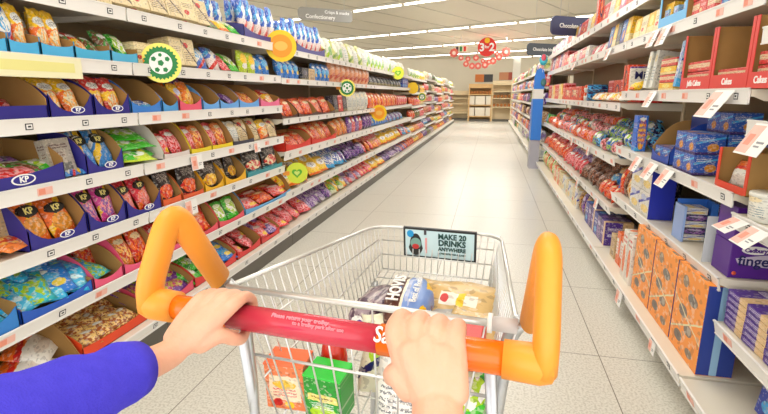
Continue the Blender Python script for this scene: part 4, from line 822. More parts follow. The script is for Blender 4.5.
# nearest bay (right edge)
S0 = 'nearest'
for s in range(6):
    for i in range(3):
        carton('purplebar', S0, 2, 2.06 - i * .155, .457 + s * .026, .15, .024, .26, inset=.03 + .0 * s, turn=rnd.uniform(-.03, .03), desc='purple and gold chocolate bar in the stack, %s layer' % ('bottom', 'second', 'third', 'fourth', 'fifth', 'top')[s])
row('R', S0, 1, .165, 0, 0, 'box', ['bluepack', 'orangebox', 'brownbag'], 4, .2, .14, byY=(1.35, 1.95), inset=.1)
row('R', S0, 3, .93, 0, 0, 'box', ['purplebar', 'bluepack'], 4, .2, .14, byY=(1.3, 1.95), inset=.1)
row('R', S0, 4, 1.30, 0, 0, 'box', ['yellowbox', 'redbox'], 4, .2, .14, byY=(1.3, 1.95), inset=.1)

# ------------------------------------------------------------------ right side, middle bays
S2 = 'middle'
z = .165
seq('R', S2, 1, z, [(0, 0, 'box', ['purplebar', 'navysweet', 'bluepack'], 6, .2, .22, dict(byY=(4.15, 5.0), inset=.0, tilt=0)), (0, 0, 'bag', ['goldbag', 'navysweet'], 3, .24, .08, dict(byY=(5.0, 5.5), inset=0)), (0, 0, 'box', ['whiteblue', 'creampack', 'whitepack'], 8, .2, .16, dict(byY=(5.5, 6.8), inset=0, tilt=0)), (0, 0, 'box', ['creampack', 'orangebox'], 5, .22, .16, dict(byY=(6.8, 7.6), inset=0, tilt=0)), (0, 0, 'bag', ['creamloaf', 'greencrisp', 'redorange', 'creamloaf'], 10, .26, .1, dict(byY=(7.6, 9.3), inset=0))])
heap('R', S2, 2, .50, 4.15, 4.75, ['redorange', 'bluefish', 'creamloaf'], 4, .15, .15, .08, 3, tilt=.6, step=.06)
heap('R', S2, 2, .50, 4.75, 5.7, ['brownbag'], 5, .18, .18, .1, 3, tilt=.6, step=.05)
heap('R', S2, 2, .50, 5.7, 6.8, ['redrose', 'whitesweet', 'creamloaf'], 6, .18, .18, .1, 3, tilt=.6, step=.05)
heap('R', S2, 2, .50, 6.8, 9.3, ['redorange', 'redrose', 'creamloaf'], 10, .24, .2, .1, 2, tilt=.5, step=.07)
z = .902
for ya_, yb_, kk, n in ((4.15, 5.3, ['mixbag', 'blueball', 'whiteball'], 8), (5.3, 6.6, ['orangeball', 'redball', 'whiteball'], 9), (6.6, 7.6, ['orangeball', 'blueball', 'whiteball'], 6), (7.6, 9.1, ['orangeball', 'redball'], 8)):
    for r_ in range(3):
        for j in range(n):
            k = kk[(j * 2 + r_) % len(kk)]; w = rnd.choice((.11, .12, .13, .14)); k = rnd.choice(kk + (['mixbag'] if r_ == 1 else []))
            put('ball' if r_ < 2 or 1 else 'tub', k, 'R', S2, 3, ya_ + (j + .5) * (yb_ - ya_) / n, z + r_ * .07, w, .13, .13, .03 + r_ * .11, rnd.uniform(.2, 1.4), rnd.uniform(-.9, .9), rnd.uniform(-.6, .6), seed=j % 3) if k != 'mixbag' else put('bag', k, 'R', S2, 3, ya_ + (j + .5) * (yb_ - ya_) / n, z + r_ * .07, .15, .15, .09, .03 + r_ * .11, .6, rnd.uniform(-.4, .4), seed=j % 3)
row('R', S2, 3, z, 0, 0, 'box', ['greencrisp', 'bluepack'], 2, .14, .14, byY=(9.1, 9.35))
z = 1.332
for j in range(4): put('roll', 'orangewhite' if j % 2 else 'blueball', 'R', S2, 4, 5.6 + (j % 2) * .16, z + (j // 2) * .085, .085, .085, .2, .02, desc='biscuit roll in the stack of four on the right shelf')
seq('R', S2, 4, z, [(0, 0, 'lie', ['orangewhite', 'creamloaf', 'yellowsweet'], 8, .12, .07, dict(byY=(4.2, 5.4), tilt=1.1, inset=.02)), (0, 0, 'box', ['redbox', 'orangered'], 5, .2, .16, dict(byY=(4.3, 5.5), inset=.2, tilt=0)), (0, 0, 'box', ['orangered', 'redbox', 'redbar'], 7, .16, .16, dict(byY=(6.0, 7.3), tilt=0)), (0, 0, 'box', ['redbox', 'yellowbox', 'creampack', 'redbox'], 9, .22, .14, dict(byY=(7.3, 9.3), tilt=0))])
z = 1.787
seq('R', S2, 5, z, [(0, 0, 'box', ['yellowbox', 'bluebox', 'darkpack'], 5, .18, .14, dict(byY=(4.2, 4.9))), (0, 0, 'lie', ['redrose', 'orangewhite'], 5, .16, .08, dict(byY=(4.9, 5.8), tilt=.9)), (0, 0, 'box', ['whitepack', 'redbar', 'redrose'], 8, .12, .14, dict(byY=(5.8, 7.4))), (0, 0, 'box', ['redbox', 'redrose', 'purplebar', 'pinkbox'], 9, .2, .14, dict(byY=(7.4, 9.3)))])
row('R', S2, 6, 2.062, 0, 0, 'box', ['orangered', 'pinkbox', 'yellowbox', 'whitepack', 'redbox'], 16, .15, .14, byY=(4.2, 7.5))
row('R', S2, 6, 2.062, 0, 0, 'box', ['whitepack', 'pinkbox'], 7, .12, .14, byY=(7.5, 9.3))
o = put('box', 'orangered', 'R', S2, 6, 5.35, 2.062, .09, .34, .05, .0, desc='tall orange and red carton sticking up above the top shelf')
# beyond the blue stand
palR = [['whitepack', 'mixbag', 'creamloaf', 'greenleaf', 'whitesweet'], ['whitesweet', 'creamloaf', 'redrose', 'navysweet', 'redorange'], ['creamloaf', 'purplesweet', 'yellowcrisp', 'whitesweet', 'brownbag'], ['purplesweet', 'redrose', 'yellowsweet', 'greenleaf', 'navysweet'], ['redsweet', 'whitesweet', 'purplesweet', 'creamloaf', 'skywhite'], ['limewhite', 'redrose', 'creampack', 'whitesweet', 'greenleaf']]
for i in range(6):
    for l in range(6):
        zz = .165 if l == 0 else R3[l - 1]; p = palR[l]; n = 9 if i < 2 else 6
        for j in range(n):
            put('bag' if (l + i) % 2 else 'box', p[(i * 2 + j // 2) % 5], 'R', 'far', l + 1, 10.03 + i * 2.5 + (j + .5) * 2.42 / n, zz + .004, round(2.36 / n, 2), .22, .1, .02, .12, rnd.uniform(-.08, .08), seed=j % 2)

# ------------------------------------------------------------------ blue stand at the break in the right shelving
e = empty('promotional_stand', (.92, 9.62, 0), 0); e.scale = (.72, 1, 1); e.location.x = .87; tag(e, 'tall bright blue cardboard promotional stand projecting from the right shelving', 'display stand')
M_bst = mat('stand blue', (52, 130, 226), .4)
MB().rbox(-.13, .13, -.0, .4, .55, 1.32, .01, M_bst).build('lower_panel', e)
b = MB(); b.prism([(-.13 + .26 * i / 8, 1.5 + .0) for i in range(9)] + [(.13, 1.72), (.09, 1.84), (0, 1.88), (-.09, 1.84), (-.13, 1.72)], 'y', 0, .02, M_bst); b.build('header', e)
MB().rbox(-.12, .12, 0, .4, 1.32, 1.5, .005, mat('stand white', (232, 232, 226), .4)).build('middle_panel', e)
MB().box(-.12, .12, .02, .4, .0, .55, mat('stand base', (180, 178, 190), .5)).build('base', e)
MB().lathe([(0, 0), (.1, 0), (.1, .01), (0, .01)], mat('stand disc', (70, 190, 214), .4), 16, Matrix.Translation((.06, -.01, 2.02)) @ Matrix.Rotation(PI / 2, 4, 'X')).lathe([(0, 0.01), (.06, .01), (.06, .016), (0, .016)], mat('stand disc pink', (226, 90, 110), .4), 16, Matrix.Translation((.06, -.01, 2.06)) @ Matrix.Rotation(PI / 2, 4, 'X')).box(.055, .065, -.005, .005, 1.8, 1.94, MATS['stand white']).build('topper_disc', e)
MB().lathe([(0, 0), (.07, 0), (.07, .01), (0, .01)], mat('stand disc green', (70, 120, 120), .4), 16, Matrix.Translation((.1, -.012, 1.62)) @ Matrix.Rotation(PI / 2, 4, 'X')).build('badge', e)

# ------------------------------------------------------------------ round tags clipped to the left shelf edge
def disc(b, r, y, m, n=28, gear=0, th=.002, cx=0, cz=0, sz=1.0):
    P = []
    N_ = n if not gear else gear * 2
    for a in range(N_):
        rr = r * (1 - (.12 if gear and a % 2 else 0)); t = 2 * PI * a / N_; P.append((cx + rr * math.cos(t), cz + rr * sz * math.sin(t)))
    b.prism(P, 'y', y - th, y, m); return b
def shelf_tag(x, y, z, r, style, label, rz=.45):
    e = empty('shelf_tag', (x, y, z), rz); tag(e, label, 'shelf tag', 'round promotional tags on the left shelf edges')
    c = {'football': (248, 236, 110), 'fruit': (250, 210, 30), 'heart': (214, 232, 60), 'lime': (220, 226, 70), 'plain': (250, 206, 40)}[style]
    disc(MB(), r, 0, mat('tag ' + style, c, .5)).box(-r - .03, -r * .7, -.0035, -.0005, -.02, .02, mat('tag clip', (246, 160, 40), .4)).build('disc', e)
    Mg = mat('tag green', (20, 130, 60), .5)
    if style == 'football':
        disc(MB(), r * .86, -.002, Mg, gear=26).build('green_ring', e)
        w = disc(MB(), r * .56, -.004, M_white).build('white_ball', e); b = MB()
        for (cx, cz, q) in ((0, 0, .16), (.33, .2, .13), (-.33, .2, .13), (.2, -.34, .13), (-.2, -.34, .13), (0, .4, .1)): disc(b, r * q, -.006, Mg, 5, cx=cx * r, cz=cz * r)
        b.build('ball_patches', w)
    elif style == 'fruit':
        disc(MB(), r * .72, -.002, mat('tag orange', (248, 160, 30), .5)).build('orange_disc', e)
        disc(MB(), r * .42, -.004, mat('tag pale orange', (250, 196, 90), .5), sz=.7).build('print_patch', e)
    elif style in ('heart', 'lime'):
        P = [(r * .030 * 16 * math.sin(t) ** 3, r * .030 * (13 * math.cos(t) - 5 * math.cos(2 * t) - 2 * math.cos(3 * t) - math.cos(4 * t))) for t in [2 * PI * a / 30 for a in range(30)]]
        MB().prism(P, 'y', -.004, -.002, mat('tag leaf green', (90, 180, 40), .5)).build('heart_print', e)
        MB().prism([(p[0] * .55, p[1] * .55) for p in P], 'y', -.006, -.004, mat('tag pale lime', (214, 236, 120), .5)).build('heart_centre', e)
    return e
for px, py, X, r, st, lb in ((161, 63, -1.77, .105, 'football', 'large round green and yellow football tag, nearest on the left shelves'),
    (281, 46, -1.76, .13, 'fruit', 'yellow and orange round tag below the blue bags on the top left shelf'),
    (347, 88, -1.76, .105, 'football', 'small round football tag beside the tall peach packets'),
    (297, 173, -1.76, .10, 'heart', 'yellow green round tag with a green heart, by the yellow bags'),
    (398, 73, -1.76, .12, 'lime', 'lime round tag under the top left shelf in the distance'),
    (379, 113, -1.76, .13, 'fruit', 'orange round tag in the distance above small blue bags'),
    (413, 88, -1.76, .13, 'plain', 'plain yellow round tag in the far left shelving'),
    (422, 97, -1.76, .11, 'football', 'farthest tiny football tag on the left shelving')):
    p = at_x(px, py, X); shelf_tag(p.x, p.y, p.z, r, st, lb)

# ------------------------------------------------------------------ hanging signs
def hanging_sign(a, b_, h, m, words, size, label, tm, top=CZ, name='hanging_sign'):
    a = Vector(a); b_ = Vector(b_); c = (a + b_) / 2; w = (b_ - a).length; rz = math.atan2(b_.y - a.y, b_.x - a.x)
    e = empty(name, c, rz); tag(e, label, 'hanging sign')
    r = h * .3; P = []
    for (cx, cz, t0) in ((w / 2 - r, h / 2 - r, 0), (-w / 2 + r, h / 2 - r, 1), (-w / 2 + r, -h / 2 + r, 2), (w / 2 - r, -h / 2 + r, 3)):
        P += [(cx + r * math.cos((t0 + k / 4) * PI / 2), cz + r * math.sin((t0 + k / 4) * PI / 2)) for k in range(5)]
    MB().prism(P, 'y', -.012, .012, m).build('sign_board', e)
    for i, (t, xx, zz, s) in enumerate(words): text(t, s, tm, e, (xx, -.0145, zz), 'lettering', bold=.02)
    for sx in (-1, 1): MB().tube([(sx * w * .35, 0, h / 2), (sx * w * .35, 0, top - c.z)], .004, M_chrome, 5).build('hanging_wire', e)
M_sgn = mat('sign slate blue', (64, 66, 104), .4)
pa, pb = at_y(551, 25, 6.6), at_y(606, 16, 7.1); hanging_sign(pa, (pb.x, pb.y, pa.z), .225, M_sgn, [('Chocolate biscuits', -.05, 0, .072)], .1, 'dark slate aisle sign reading Chocolate biscuits, nearer of the two on the right', M_white)
pa, pb = at_y(527, 49, 11.5), at_y(572, 43, 12.2); hanging_sign(pa, (pb.x, pb.y, pa.z), .26, mat('sign dark', (70, 76, 84), .4), [('Chocolate biscuits', -.12, 0, .095)], .1, 'smaller dark aisle sign farther away, reading Chocolate biscuits', M_white)
pa, pb = at_y(298, 13, 8.0), at_y(352, 8, 8.6); hanging_sign(pa, (pb.x, pb.y, pa.z), .2, mat('sign grey', (150, 148, 142), .4), [('Crisps & snacks', .2, .045, .07), ('Confectionery', -.1, -.04, .09)], .1, 'grey aisle sign above the left shelves reading Confectionery', M_white)
# the red 3 for 2 disc with its garland of little red flowers
p = at_y(487, 47, 17.5); e = empty('promotion_disc', p, 0); tag(e, 'big red round sign reading 3 for 2 hanging from the ceiling', 'hanging sign')
disc(MB(), .31, 0, mat('promo red', (222, 44, 30), .5), 32, th=.02).build('red_disc', e)
text('3', .36, M_white, e, (-.165, -.03, -.02), 'lettering', bold=.03); text('2', .36, M_white, e, (.165, -.03, -.02), 'lettering', bold=.03); text('for', .13, M_white, e, (0, -.03, 0), 'lettering', bold=.03)
disc(MB(), .09, -.022, mat('promo yellow', (240, 190, 30), .5), 16, th=.01, cz=.21).build('yellow_badge', e)
MB().tube([(0, 0, .31), (0, 0, CZ - p.z)], .008, M_chrome, 5).build('hanging_wire', e)
e = empty('flower_garland', at_y(480, 60, 17.6), 0); tag(e, 'curved garland of small red flower discs hanging below the red sign', 'garland'); o0 = e.location.copy()
flowers = [(454, 53, .22), (461, 58, .13), (466, 64, .15), (472, 66, .16), (478, 66, .17), (485, 65, .17), (489, 62, .14), (493, 61, .17), (499, 57, .17), (506, 52, .22), (468, 59, .13), (476, 58, .15), (483, 61, .12), (497, 54, .12)]
b = MB(); b.tube([at_y(x, y, 17.6) - o0 for x, y, r in flowers[:10]], .006, M_chrome, 5).tube([at_y(454, 53, 17.6) - o0, Vector((at_y(454, 53, 17.6).x - o0.x, 0, CZ - o0.z))], .004, M_chrome, 4).tube([at_y(506, 52, 17.6) - o0, Vector((at_y(506, 52, 17.6).x - o0.x, 0, CZ - o0.z))], .004, M_chrome, 4).build('garland_string', e)
FL = disc(disc(MB(), 1, 0, mat('flower red', (230, 110, 96), .6), gear=8, th=.02), .4, -.02, mat('flower pale', (246, 214, 200), .6), 10, th=.01).mesh('flower_disc')
for x, y, r in flowers:
    o = link('flower_disc', FL, e); o.location = at_y(x, y, 17.58) - o0; o.scale = (r * .72, 1, r * .72)
p = at_y(461, 49, 17.7); e = empty('small_hanging_sign', p, 0); tag(e, 'small pale hanging card with dark bars left of the red sign', 'hanging sign')
MB().box(-.22, .22, -.01, .01, -.11, .11, mat('pale card', (226, 220, 196), .6)).build('card', e); b = MB()
for k in range(3): b.box(-.17 + k * .13, -.09 + k * .13, -.014, -.009, -.08, .08, (M_ink, MATS['tag green'], MATS['promo red'])[k])
b.build('printed_bars', e); MB().tube([(0, 0, .11), (0, 0, CZ - p.z)], .006, M_chrome, 4).build('hanging_wire', e)

# ------------------------------------------------------------------ wall displays at the end of the aisle
M_wood = mat('pale beech board', (214, 178, 122), .6, noise=((200, 160, 104), 5)); M_wood2 = mat('cream board', (226, 206, 166), .6)
def cabinet(x0, x1, y, H, shelves, m, label, doors=()):
    e = empty('bakery_cabinet', ((x0 + x1) / 2, y, 0), 0); w = x1 - x0; tag(e, label, 'display cabinet')
    MB().box(-w / 2, w / 2, .5, .53, .0, H, m).build('back_panel', e)
    for sx in (-1, 1): MB().box(sx * w / 2 - .03, sx * w / 2 + .03, 0, .5, 0, H, m).build('side_panel', e)
    for z in shelves: MB().box(-w / 2 + .03, w / 2 - .03, .02, .5, z - .03, z + .02, m).build('shelf', e)
    MB().box(-w / 2 - .02, w / 2 + .02, -.02, .5, H - .22, H, m).build('header_board', e)
    MB().box(-w / 2, w / 2, .05, .5, 0, .1, M_kick).build('plinth', e)
    return e
cabinet(-1.13, .03, 26.6, 1.95, (.25, .85, 1.4), M_wood, 'wooden display cabinet at the end of the aisle, with white packages')
cabinet(.09, 1.05, 26.7, 2.1, (.75, 1.2, 1.55), M_wood2, 'cream shelving cabinet right of the wooden one at the back wall')
cabinet(-2.6, -1.2, 27.4, 1.6, (.4, .9, 1.2), M_wood2, 'low cream cabinet left of the wooden one at the back wall')
M_pk = mat('pale package', (226, 218, 200), .6); PK = MB().rbox(-.13, .13, 0, .3, 0, .45, .01, M_pk).mesh('package')
for i, x in enumerate((-.97, -.67, -.42, -.12)):
    for z in (.27, .87):
        o = link('package', PK); o.location = (x, 26.66, z + .003); tag(o, 'tall pale package in the wooden end cabinet, %s on the %s shelf' % (('far left', 'second', 'third', 'far right')[i], 'lower' if z < .5 else 'middle'), 'package', 'packages in the wooden cabinet')
LF = MB().rbox(-.07, .07, 0, .25, 0, .16, .03, mat('brown bread crust', (150, 88, 36), .7, noise=((190, 124, 60), 14))).mesh('bread_loaf')
for i in range(7):
    o = link('bread_loaf', LF); o.location = (-1.02 + i * .16, 26.66, 1.42); tag(o, 'brown loaf, %s from the left atop the wooden cabinet shelf' % ('first second third fourth fifth sixth seventh'.split()[i]), 'bread loaf', 'loaves in the wooden cabinet')
for r_, z in enumerate((.77, 1.22)):
    for i in range(5):
        o = link('bread_loaf', LF); o.location = (.19 + i * .19, 26.78, z); tag(o, 'brown loaf, %s from the left on the cream cabinet\'s %s shelf' % ('first second third fourth fifth'.split()[i], ('lower', 'upper')[r_]), 'bread loaf', 'loaves in the cream cabinet')
for (x0, x1, z0, z1, c1, c2, lb) in ((475, 493, 82, 75, (224, 130, 60), (70, 70, 74), 'orange and black picture board above the wooden cabinet'), (499, 518, 80, 74, (216, 150, 110), (190, 90, 70), 'peach and red picture board above the cream cabinet')):
    a = at_y(x0, z0, 28.9); b_ = at_y(x1, z1, 28.9); w = b_.x - a.x
    o = MB().box(-w / 2, 0, -.02, 0, 0, .42, mat('board ' + lb[:5], c1, .5)).box(0, w / 2, -.02, 0, 0, .42, mat('board2 ' + lb[:5], c2, .5)).build('picture_board'); o.location = ((a.x + b_.x) / 2, 28.98, a.z); tag(o, lb, 'picture board')

# ------------------------------------------------------------------ shopping trolley
CR = math.atan2(-.056, .595)
cart = empty('shopping_trolley', (-.217, .590, 0), CR); tag(cart, 'shallow wire shopping trolley with orange plastic grips, pushed up the aisle', 'shopping trolley')
MC = Matrix.Translation(cart.location) @ Matrix.Rotation(CR, 4, 'Z'); MCI = MC.inverted()
def cl(p): return MCI @ Vector(p)
HZ = 1.075; HW = .299
def rounded(pts, r, closed, n=5):
    out = []; N_ = len(pts); pts = [Vector(p) for p in pts]
    for i in range(N_):
        if not closed and i in (0, N_ - 1): out.append(pts[i]); continue
        a = (pts[i - 1] - pts[i]); c = (pts[(i + 1) % N_] - pts[i]); rr = min(r, a.length * .45, c.length * .45)
        A_, C_ = pts[i] + a.normalized() * rr, pts[i] + c.normalized() * rr
        for k in range(n + 1):
            t = k / n; out.append(A_ * (1 - t) ** 2 + pts[i] * 2 * t * (1 - t) + C_ * t * t)
    return out
# handle
MB().tube([(-HW + .01, 0, HZ), (-.15, 0, HZ)], .0195, M_orangebar, 20).build('handle_sleeve', cart)
hb = MB().tube([(-.15, 0, HZ), (.086, 0, HZ)], .0195, M_pinkbar, 20).build('handle_panel', cart)
hs = MB().tube([(.086, 0, HZ), (HW - .01, 0, HZ)], .0215, M_orangebar, 20).build('handle_sleeve', cart)
def bar_text(body, size, m, x, ang, parent, r=.0198):
    o = text(body, size, m, parent, (x, -r * math.cos(ang) - .0006, HZ + r * math.sin(ang)), 'lettering', rot=(-ang, 0, 0), bold=.015); return o
st_ = bar_text('Sainsbury\'s', .030, M_white, .137, .75, hs, .0222); st_.scale = (.82, 1, 1)
M_pinktxt = mat('panel print', (236, 150, 164), .4)
bar_text('Please return your trolley', .0085, M_pinktxt, -.03, 1.05, hb); bar_text('to a trolley park after use', .0075, M_pinktxt, -.0, .7, hb)
for sx in (-1, 1):
    lp = rounded([(sx * HW, 0.0, HZ - .008), (sx * HW, .0, HZ + .03), (sx * (HW - .006), .060, HZ + (.143 if sx < 0 else .150)), (sx * (HW - .03), .15, HZ - .015)], .05, False, 8)
    b = MB(); b.tube(lp, [.0255] * (len(lp) - 1) + [.024], M_orange, 20, M=Matrix.Translation((sx * HW, 0, 0)) @ Matrix.Diagonal((.64, 1, 1, 1)) @ Matrix.Translation((-sx * HW, 0, 0)))
    b.tube([(sx * (HW + .014), 0, HZ), (sx * (HW + .010), 0, HZ), (sx * (HW - .004), 0, HZ), (sx * (HW - .05), 0, HZ)], [.012, .021, .0255, .0245], M_orange, 18)
    b.build('grip_loop', cart)
    MB().tube(rounded([(sx * (HW - .032), .155, HZ - .02), (sx * (HW - .05), .175, HZ - .06), (sx * (HW - .07), .16, .80), (sx * .235, .10, .38), (sx * .24, .10, .20)], .05, False), .0095 if sx < 0 else .0125, M_zinc, 12).build('frame_tube', cart)
    MB().tube([(sx * (HW - .075), .12, 1.02), (sx * (HW - .055), .19, .66), (sx * .225, .28, .22)], .010, M_zinc, 10).build('brace_tube', cart)
# basket
NZ, FZ = 1.05, 1.0; NY, FY = .145, .815; NW, FWd = .262, .19
nb = [(-.2, .20, .74), (.2, .20, .74), (.165, .79, .868), (-.165, .79, .868)]
rim = rounded([(-NW, NY, NZ), (-FWd, FY, FZ), (FWd, FY, FZ), (NW, NY, NZ)], .09, False, 7)
MB().tube(rim, .0048, M_chrome, 10).build('basket_rim', cart)
gb = MB().tube([(-NW, NY, NZ), (NW, NY, NZ)], .0062, M_chrome, 12); 
gb.build('front_rail', cart)
MB().tube([(NW - .045, NY, NZ), (NW - .038, NY, NZ)], .016, M_white, 14).tube([(NW - .038, NY, NZ), (NW - .0, NY, NZ)], .012, mat('grey bush', (206, 200, 198), .4), 14).build('rail_bush', cart)
def lerp(a, b_, t): return Vector(a) * (1 - t) + Vector(b_) * t
def panel(top0, top1, bot0, bot1, n, hs_, name, r=.0016, hr=.0023, bow=None):
    b = MB()
    for i in range(n + 1):
        t = i / n; b.tube([lerp(top0, top1, t), lerp(bot0, bot1, t)], r, M_chrome, 6)
    for h in hs_: b.tube([lerp(top0, bot0, h), lerp(top1, bot1, h)], hr, M_chrome, 6)
    return b.build(name, cart)
TL, TR, FL_, FR_ = (-NW, NY, NZ), (NW, NY, NZ), (-FWd, FY, FZ), (FWd, FY, FZ)
panel(TL, FL_, nb[0], nb[3], 26, (.33, .66, 1), 'wire_side')
panel(TR, FR_, nb[1], nb[2], 26, (.33, .66, 1), 'wire_side')
panel(lerp(FL_, FR_, .04), lerp(FL_, FR_, .96), nb[3], nb[2], 17, (.33, .66, 1), 'wire_front')
panel(TL, TR, nb[0], nb[1], 11, (.48, 1), 'wire_gate', .0019, .003)
b = MB()
for i in range(16): b.tube([lerp(nb[0], nb[1], i / 15), lerp(nb[3], nb[2], i / 15)], .0016, M_chrome, 6)
for i in range(13): b.tube([lerp(nb[0], nb[3], i / 12), lerp(nb[1], nb[2], i / 12)], .0018, M_chrome, 6)
b.build('wire_floor', cart)
# chassis and wheels
b = MB(); b.tube(rounded([(-.24, .10, .20), (-.2, .86, .17), (.2, .86, .17), (.24, .10, .20)], .08, False), .0125, M_zinc, 12); b.tube([(-.235, .28, .20), (.235, .28, .20)], .01, M_zinc, 10); b.tube([(-.19, .75, .17), (-.165, .72, .85)], .009, M_zinc, 8); b.tube([(.19, .75, .17), (.165, .72, .85)], .009, M_zinc, 8)
b.tube([(-.225, .2, .735), (.225, .2, .735)], .008, M_zinc, 8); b.tube([(-.225, .2, .735), (-.235, .14, .5)], .008, M_zinc, 8); b.tube([(.225, .2, .735), (.235, .14, .5)], .008, M_zinc, 8)
b.build('chassis', cart)
for (x, y) in ((-.235, .13), (.235, .13), (-.19, .82), (.19, .82)):
    c = MB().tube([(x, y, .20), (x, y, .13)], .011, M_zinc, 10).box(x - .018, x - .014, y - .03, y + .03, .045, .135, M_zinc).box(x + .014, x + .018, y - .03, y + .03, .045, .135, M_zinc).build('castor', cart)
    MB().lathe([(.03, -.013), (.06, -.013), (.0625, -.008), (.0625, .008), (.06, .013), (.03, .013)], M_black, 20, Matrix.Translation((x, y, .0625)) @ Matrix.Rotation(PI / 2, 4, 'Y')).build('wheel', c)
# advert board clipped on the far rim
M_sky = mat('advert pale blue', (196, 222, 228), .5)
ax0, ax1 = -.100, .122
ad = empty('advert_holder', (0, 0, 0)); ad.parent = cart; ad.location = ((ax0 + ax1) / 2 + .0, FY - .012, FZ + .006); aw = .12; ah = .098; ad.rotation_euler = (math.radians(4), 0, math.radians(-3))
bpy.data.objects.remove(ad)
fr = MB().box(-aw, aw, -.004, .004, -ah, 0, M_black).build('advert_frame', cart); fr.location = ((ax0 + ax1) / 2, FY - .014, FZ + .008); fr.rotation_euler = (math.radians(6), 0, 0); fr.scale = (.925, 1, 1)
q = .007
bd = MB().box(-aw + q, aw - q, -.0055, -.003, -ah + q, -q, M_sky).build('advert_board', fr)
def adtext(body, size, m, x, z, bold=.03, par=fr):
    o = link('advert_lettering', text_mesh(body, size, m, bold=bold), par); o.location = (x, -.0065, z)
M_dkgreen = mat('advert green', (24, 70, 66), .5)
adtext('MAKE 20', .0235, M_dkgreen, .042, -.022); adtext('DRINKS', .0255, M_dkgreen, .042, -.043); adtext('ANYWHERE', .0165, M_dkgreen, .042, -.0625); adtext('CONCENTRATED SQUASH', .0075, M_dkgreen, .042, -.077, .01)
b = MB(); disc(b, .0115, -.0057, mat('advert cyan', (30, 150, 210), .5), 20, th=.001, cx=-.096, cz=-.02); b.build('advert_spot', fr)
b = MB(); b.prism([(-.078 + .025 * math.cos(t) * (1.0 if math.sin(t) < 0 else .8), -.054 + .036 * math.sin(t)) for t in [2 * PI * k / 20 for k in range(20)]], 'y', -.0062, -.0055, M_black)
disc(b, .018, -.0062, mat('advert face', (120, 160, 150), .5), 16, th=.0007, cx=-.078, cz=-.05); disc(b, .012, -.007, mat('advert red', (190, 50, 50), .5), 12, th=.0007, cx=-.078, cz=-.06, sz=.7); b.build('advert_picture', fr)
MB().box(-.047, -.040, -.0062, -.0055, -.08, -.03, mat('advert pale red', (226, 160, 160), .5)).box(-.05, -.042, -.007, -.003, -.02, -.004, M_ink).build('advert_clip', fr)

# --- the shopping
def bz(y): return .74 + (y - .2) / .59 * .128 + .004      # height of the basket floor
def in_cart(o, x, y, dz=0, rot=(0, 0, 0)):
    M = MC @ Matrix.Translation((x, y, bz(y) + dz)) @ Euler(rot).to_matrix().to_4x4(); o.matrix_world = M; return o
def loaf_mesh(w, L, h, m, seed=0):
    r = random.Random(seed); b = MB(); vs = []; nu, nv = 18, 16
    for j in range(nv + 1):
        t = j / nv; y = L * t; k = min(1, math.sin(PI * min(1, max(0, (t * .92 + .06)))) ** .4 * 1.05) if 0 < t < 1 else .12
        for i in range(nu):
            a = 2 * PI * i / nu; ca, sa = math.cos(a), math.sin(a); e = .62
            X = w / 2 * k * math.copysign(abs(ca) ** e, ca); Z = h / 2 * k * math.copysign(abs(sa) ** e, sa)
            n_ = 1 + .035 * math.sin(5 * a + 9 * t + seed) + .02 * math.sin(11 * t * 3 + a * 2)
            vs.append((X * n_, y, h / 2 + Z * n_))
    f = [(j * nu + i, j * nu + (i + 1) % nu, (j + 1) * nu + (i + 1) % nu, (j + 1) * nu + i) for j in range(nv) for i in range(nu)] + [tuple(range(nu))[::-1], tuple(nv * nu + i for i in range(nu))]
    b.add(vs, f, m, True); return b.mesh('bread_loaf')
Mh = print_mat('print loaf wrapper', (120, 150, 210), [('rect', 0, .42, 0, 1, (92, 48, 36)), ('rect', .42, .47, 0, 1, (230, 220, 200)), ('ell', .66, .5, .1, .14, 'lime'), ('ell', .85, .6, .1, .3, 'yellow')], wobble=.05)
lo = link('bread_loaf', loaf_mesh(.112, .21, .105, Mh, 1)); in_cart(lo, .012, .37, .055, (math.radians(8), 0, math.radians(4))); tag(lo, 'sliced loaf in a brown and blue wrapper with white lettering, in the trolley', 'bread loaf')
# lettering follows the wrapper top, reading along the loaf
t = link('brand_lettering', text_mesh('HOVIS', .040, M_white, bold=.02), lo); t.rotation_euler = (0, -PI / 2, 0); 
t.matrix_local = Matrix.Translation((-.026, .10, .1085)) @ Matrix.Rotation(math.radians(90), 4, 'Z') @ Matrix.Rotation(math.radians(-90), 4, 'X')
t2 = link('brand_lettering', text_mesh('Best of Both', .022, M_white, bold=.0), lo); t2.matrix_local = Matrix.Translation((.02, .10, .1085)) @ Matrix.Rotation(math.radians(90), 4, 'Z') @ Matrix.Rotation(math.radians(-90), 4, 'X')
Mh2 = print_mat('print seeded wrapper', (96, 70, 92), [('blot', .5, .5, .7, .6, (80, 56, 76), (150, 130, 140), 7), ('ell', .5, .5, .25, .3, 'white'), ('ell', .6, .55, .16, .16, 'purple')])
lo2 = link('bread_loaf', loaf_mesh(.085, .20, .09, Mh2, 2)); in_cart(lo2, -.100, .39, .04, (math.radians(4), 0, math.radians(-12))); tag(lo2, 'dark purple patterned loaf bag beside the left wire side of the trolley', 'bread loaf')
lo3 = link('bread_loaf', loaf_mesh(.075, .16, .07, pr('creamloaf'), 3)); in_cart(lo3, -.045, .53, .01, (0, 0, .1)); tag(lo3, 'cream wrapped bread pack between the two loaves in the trolley', 'bread pack')
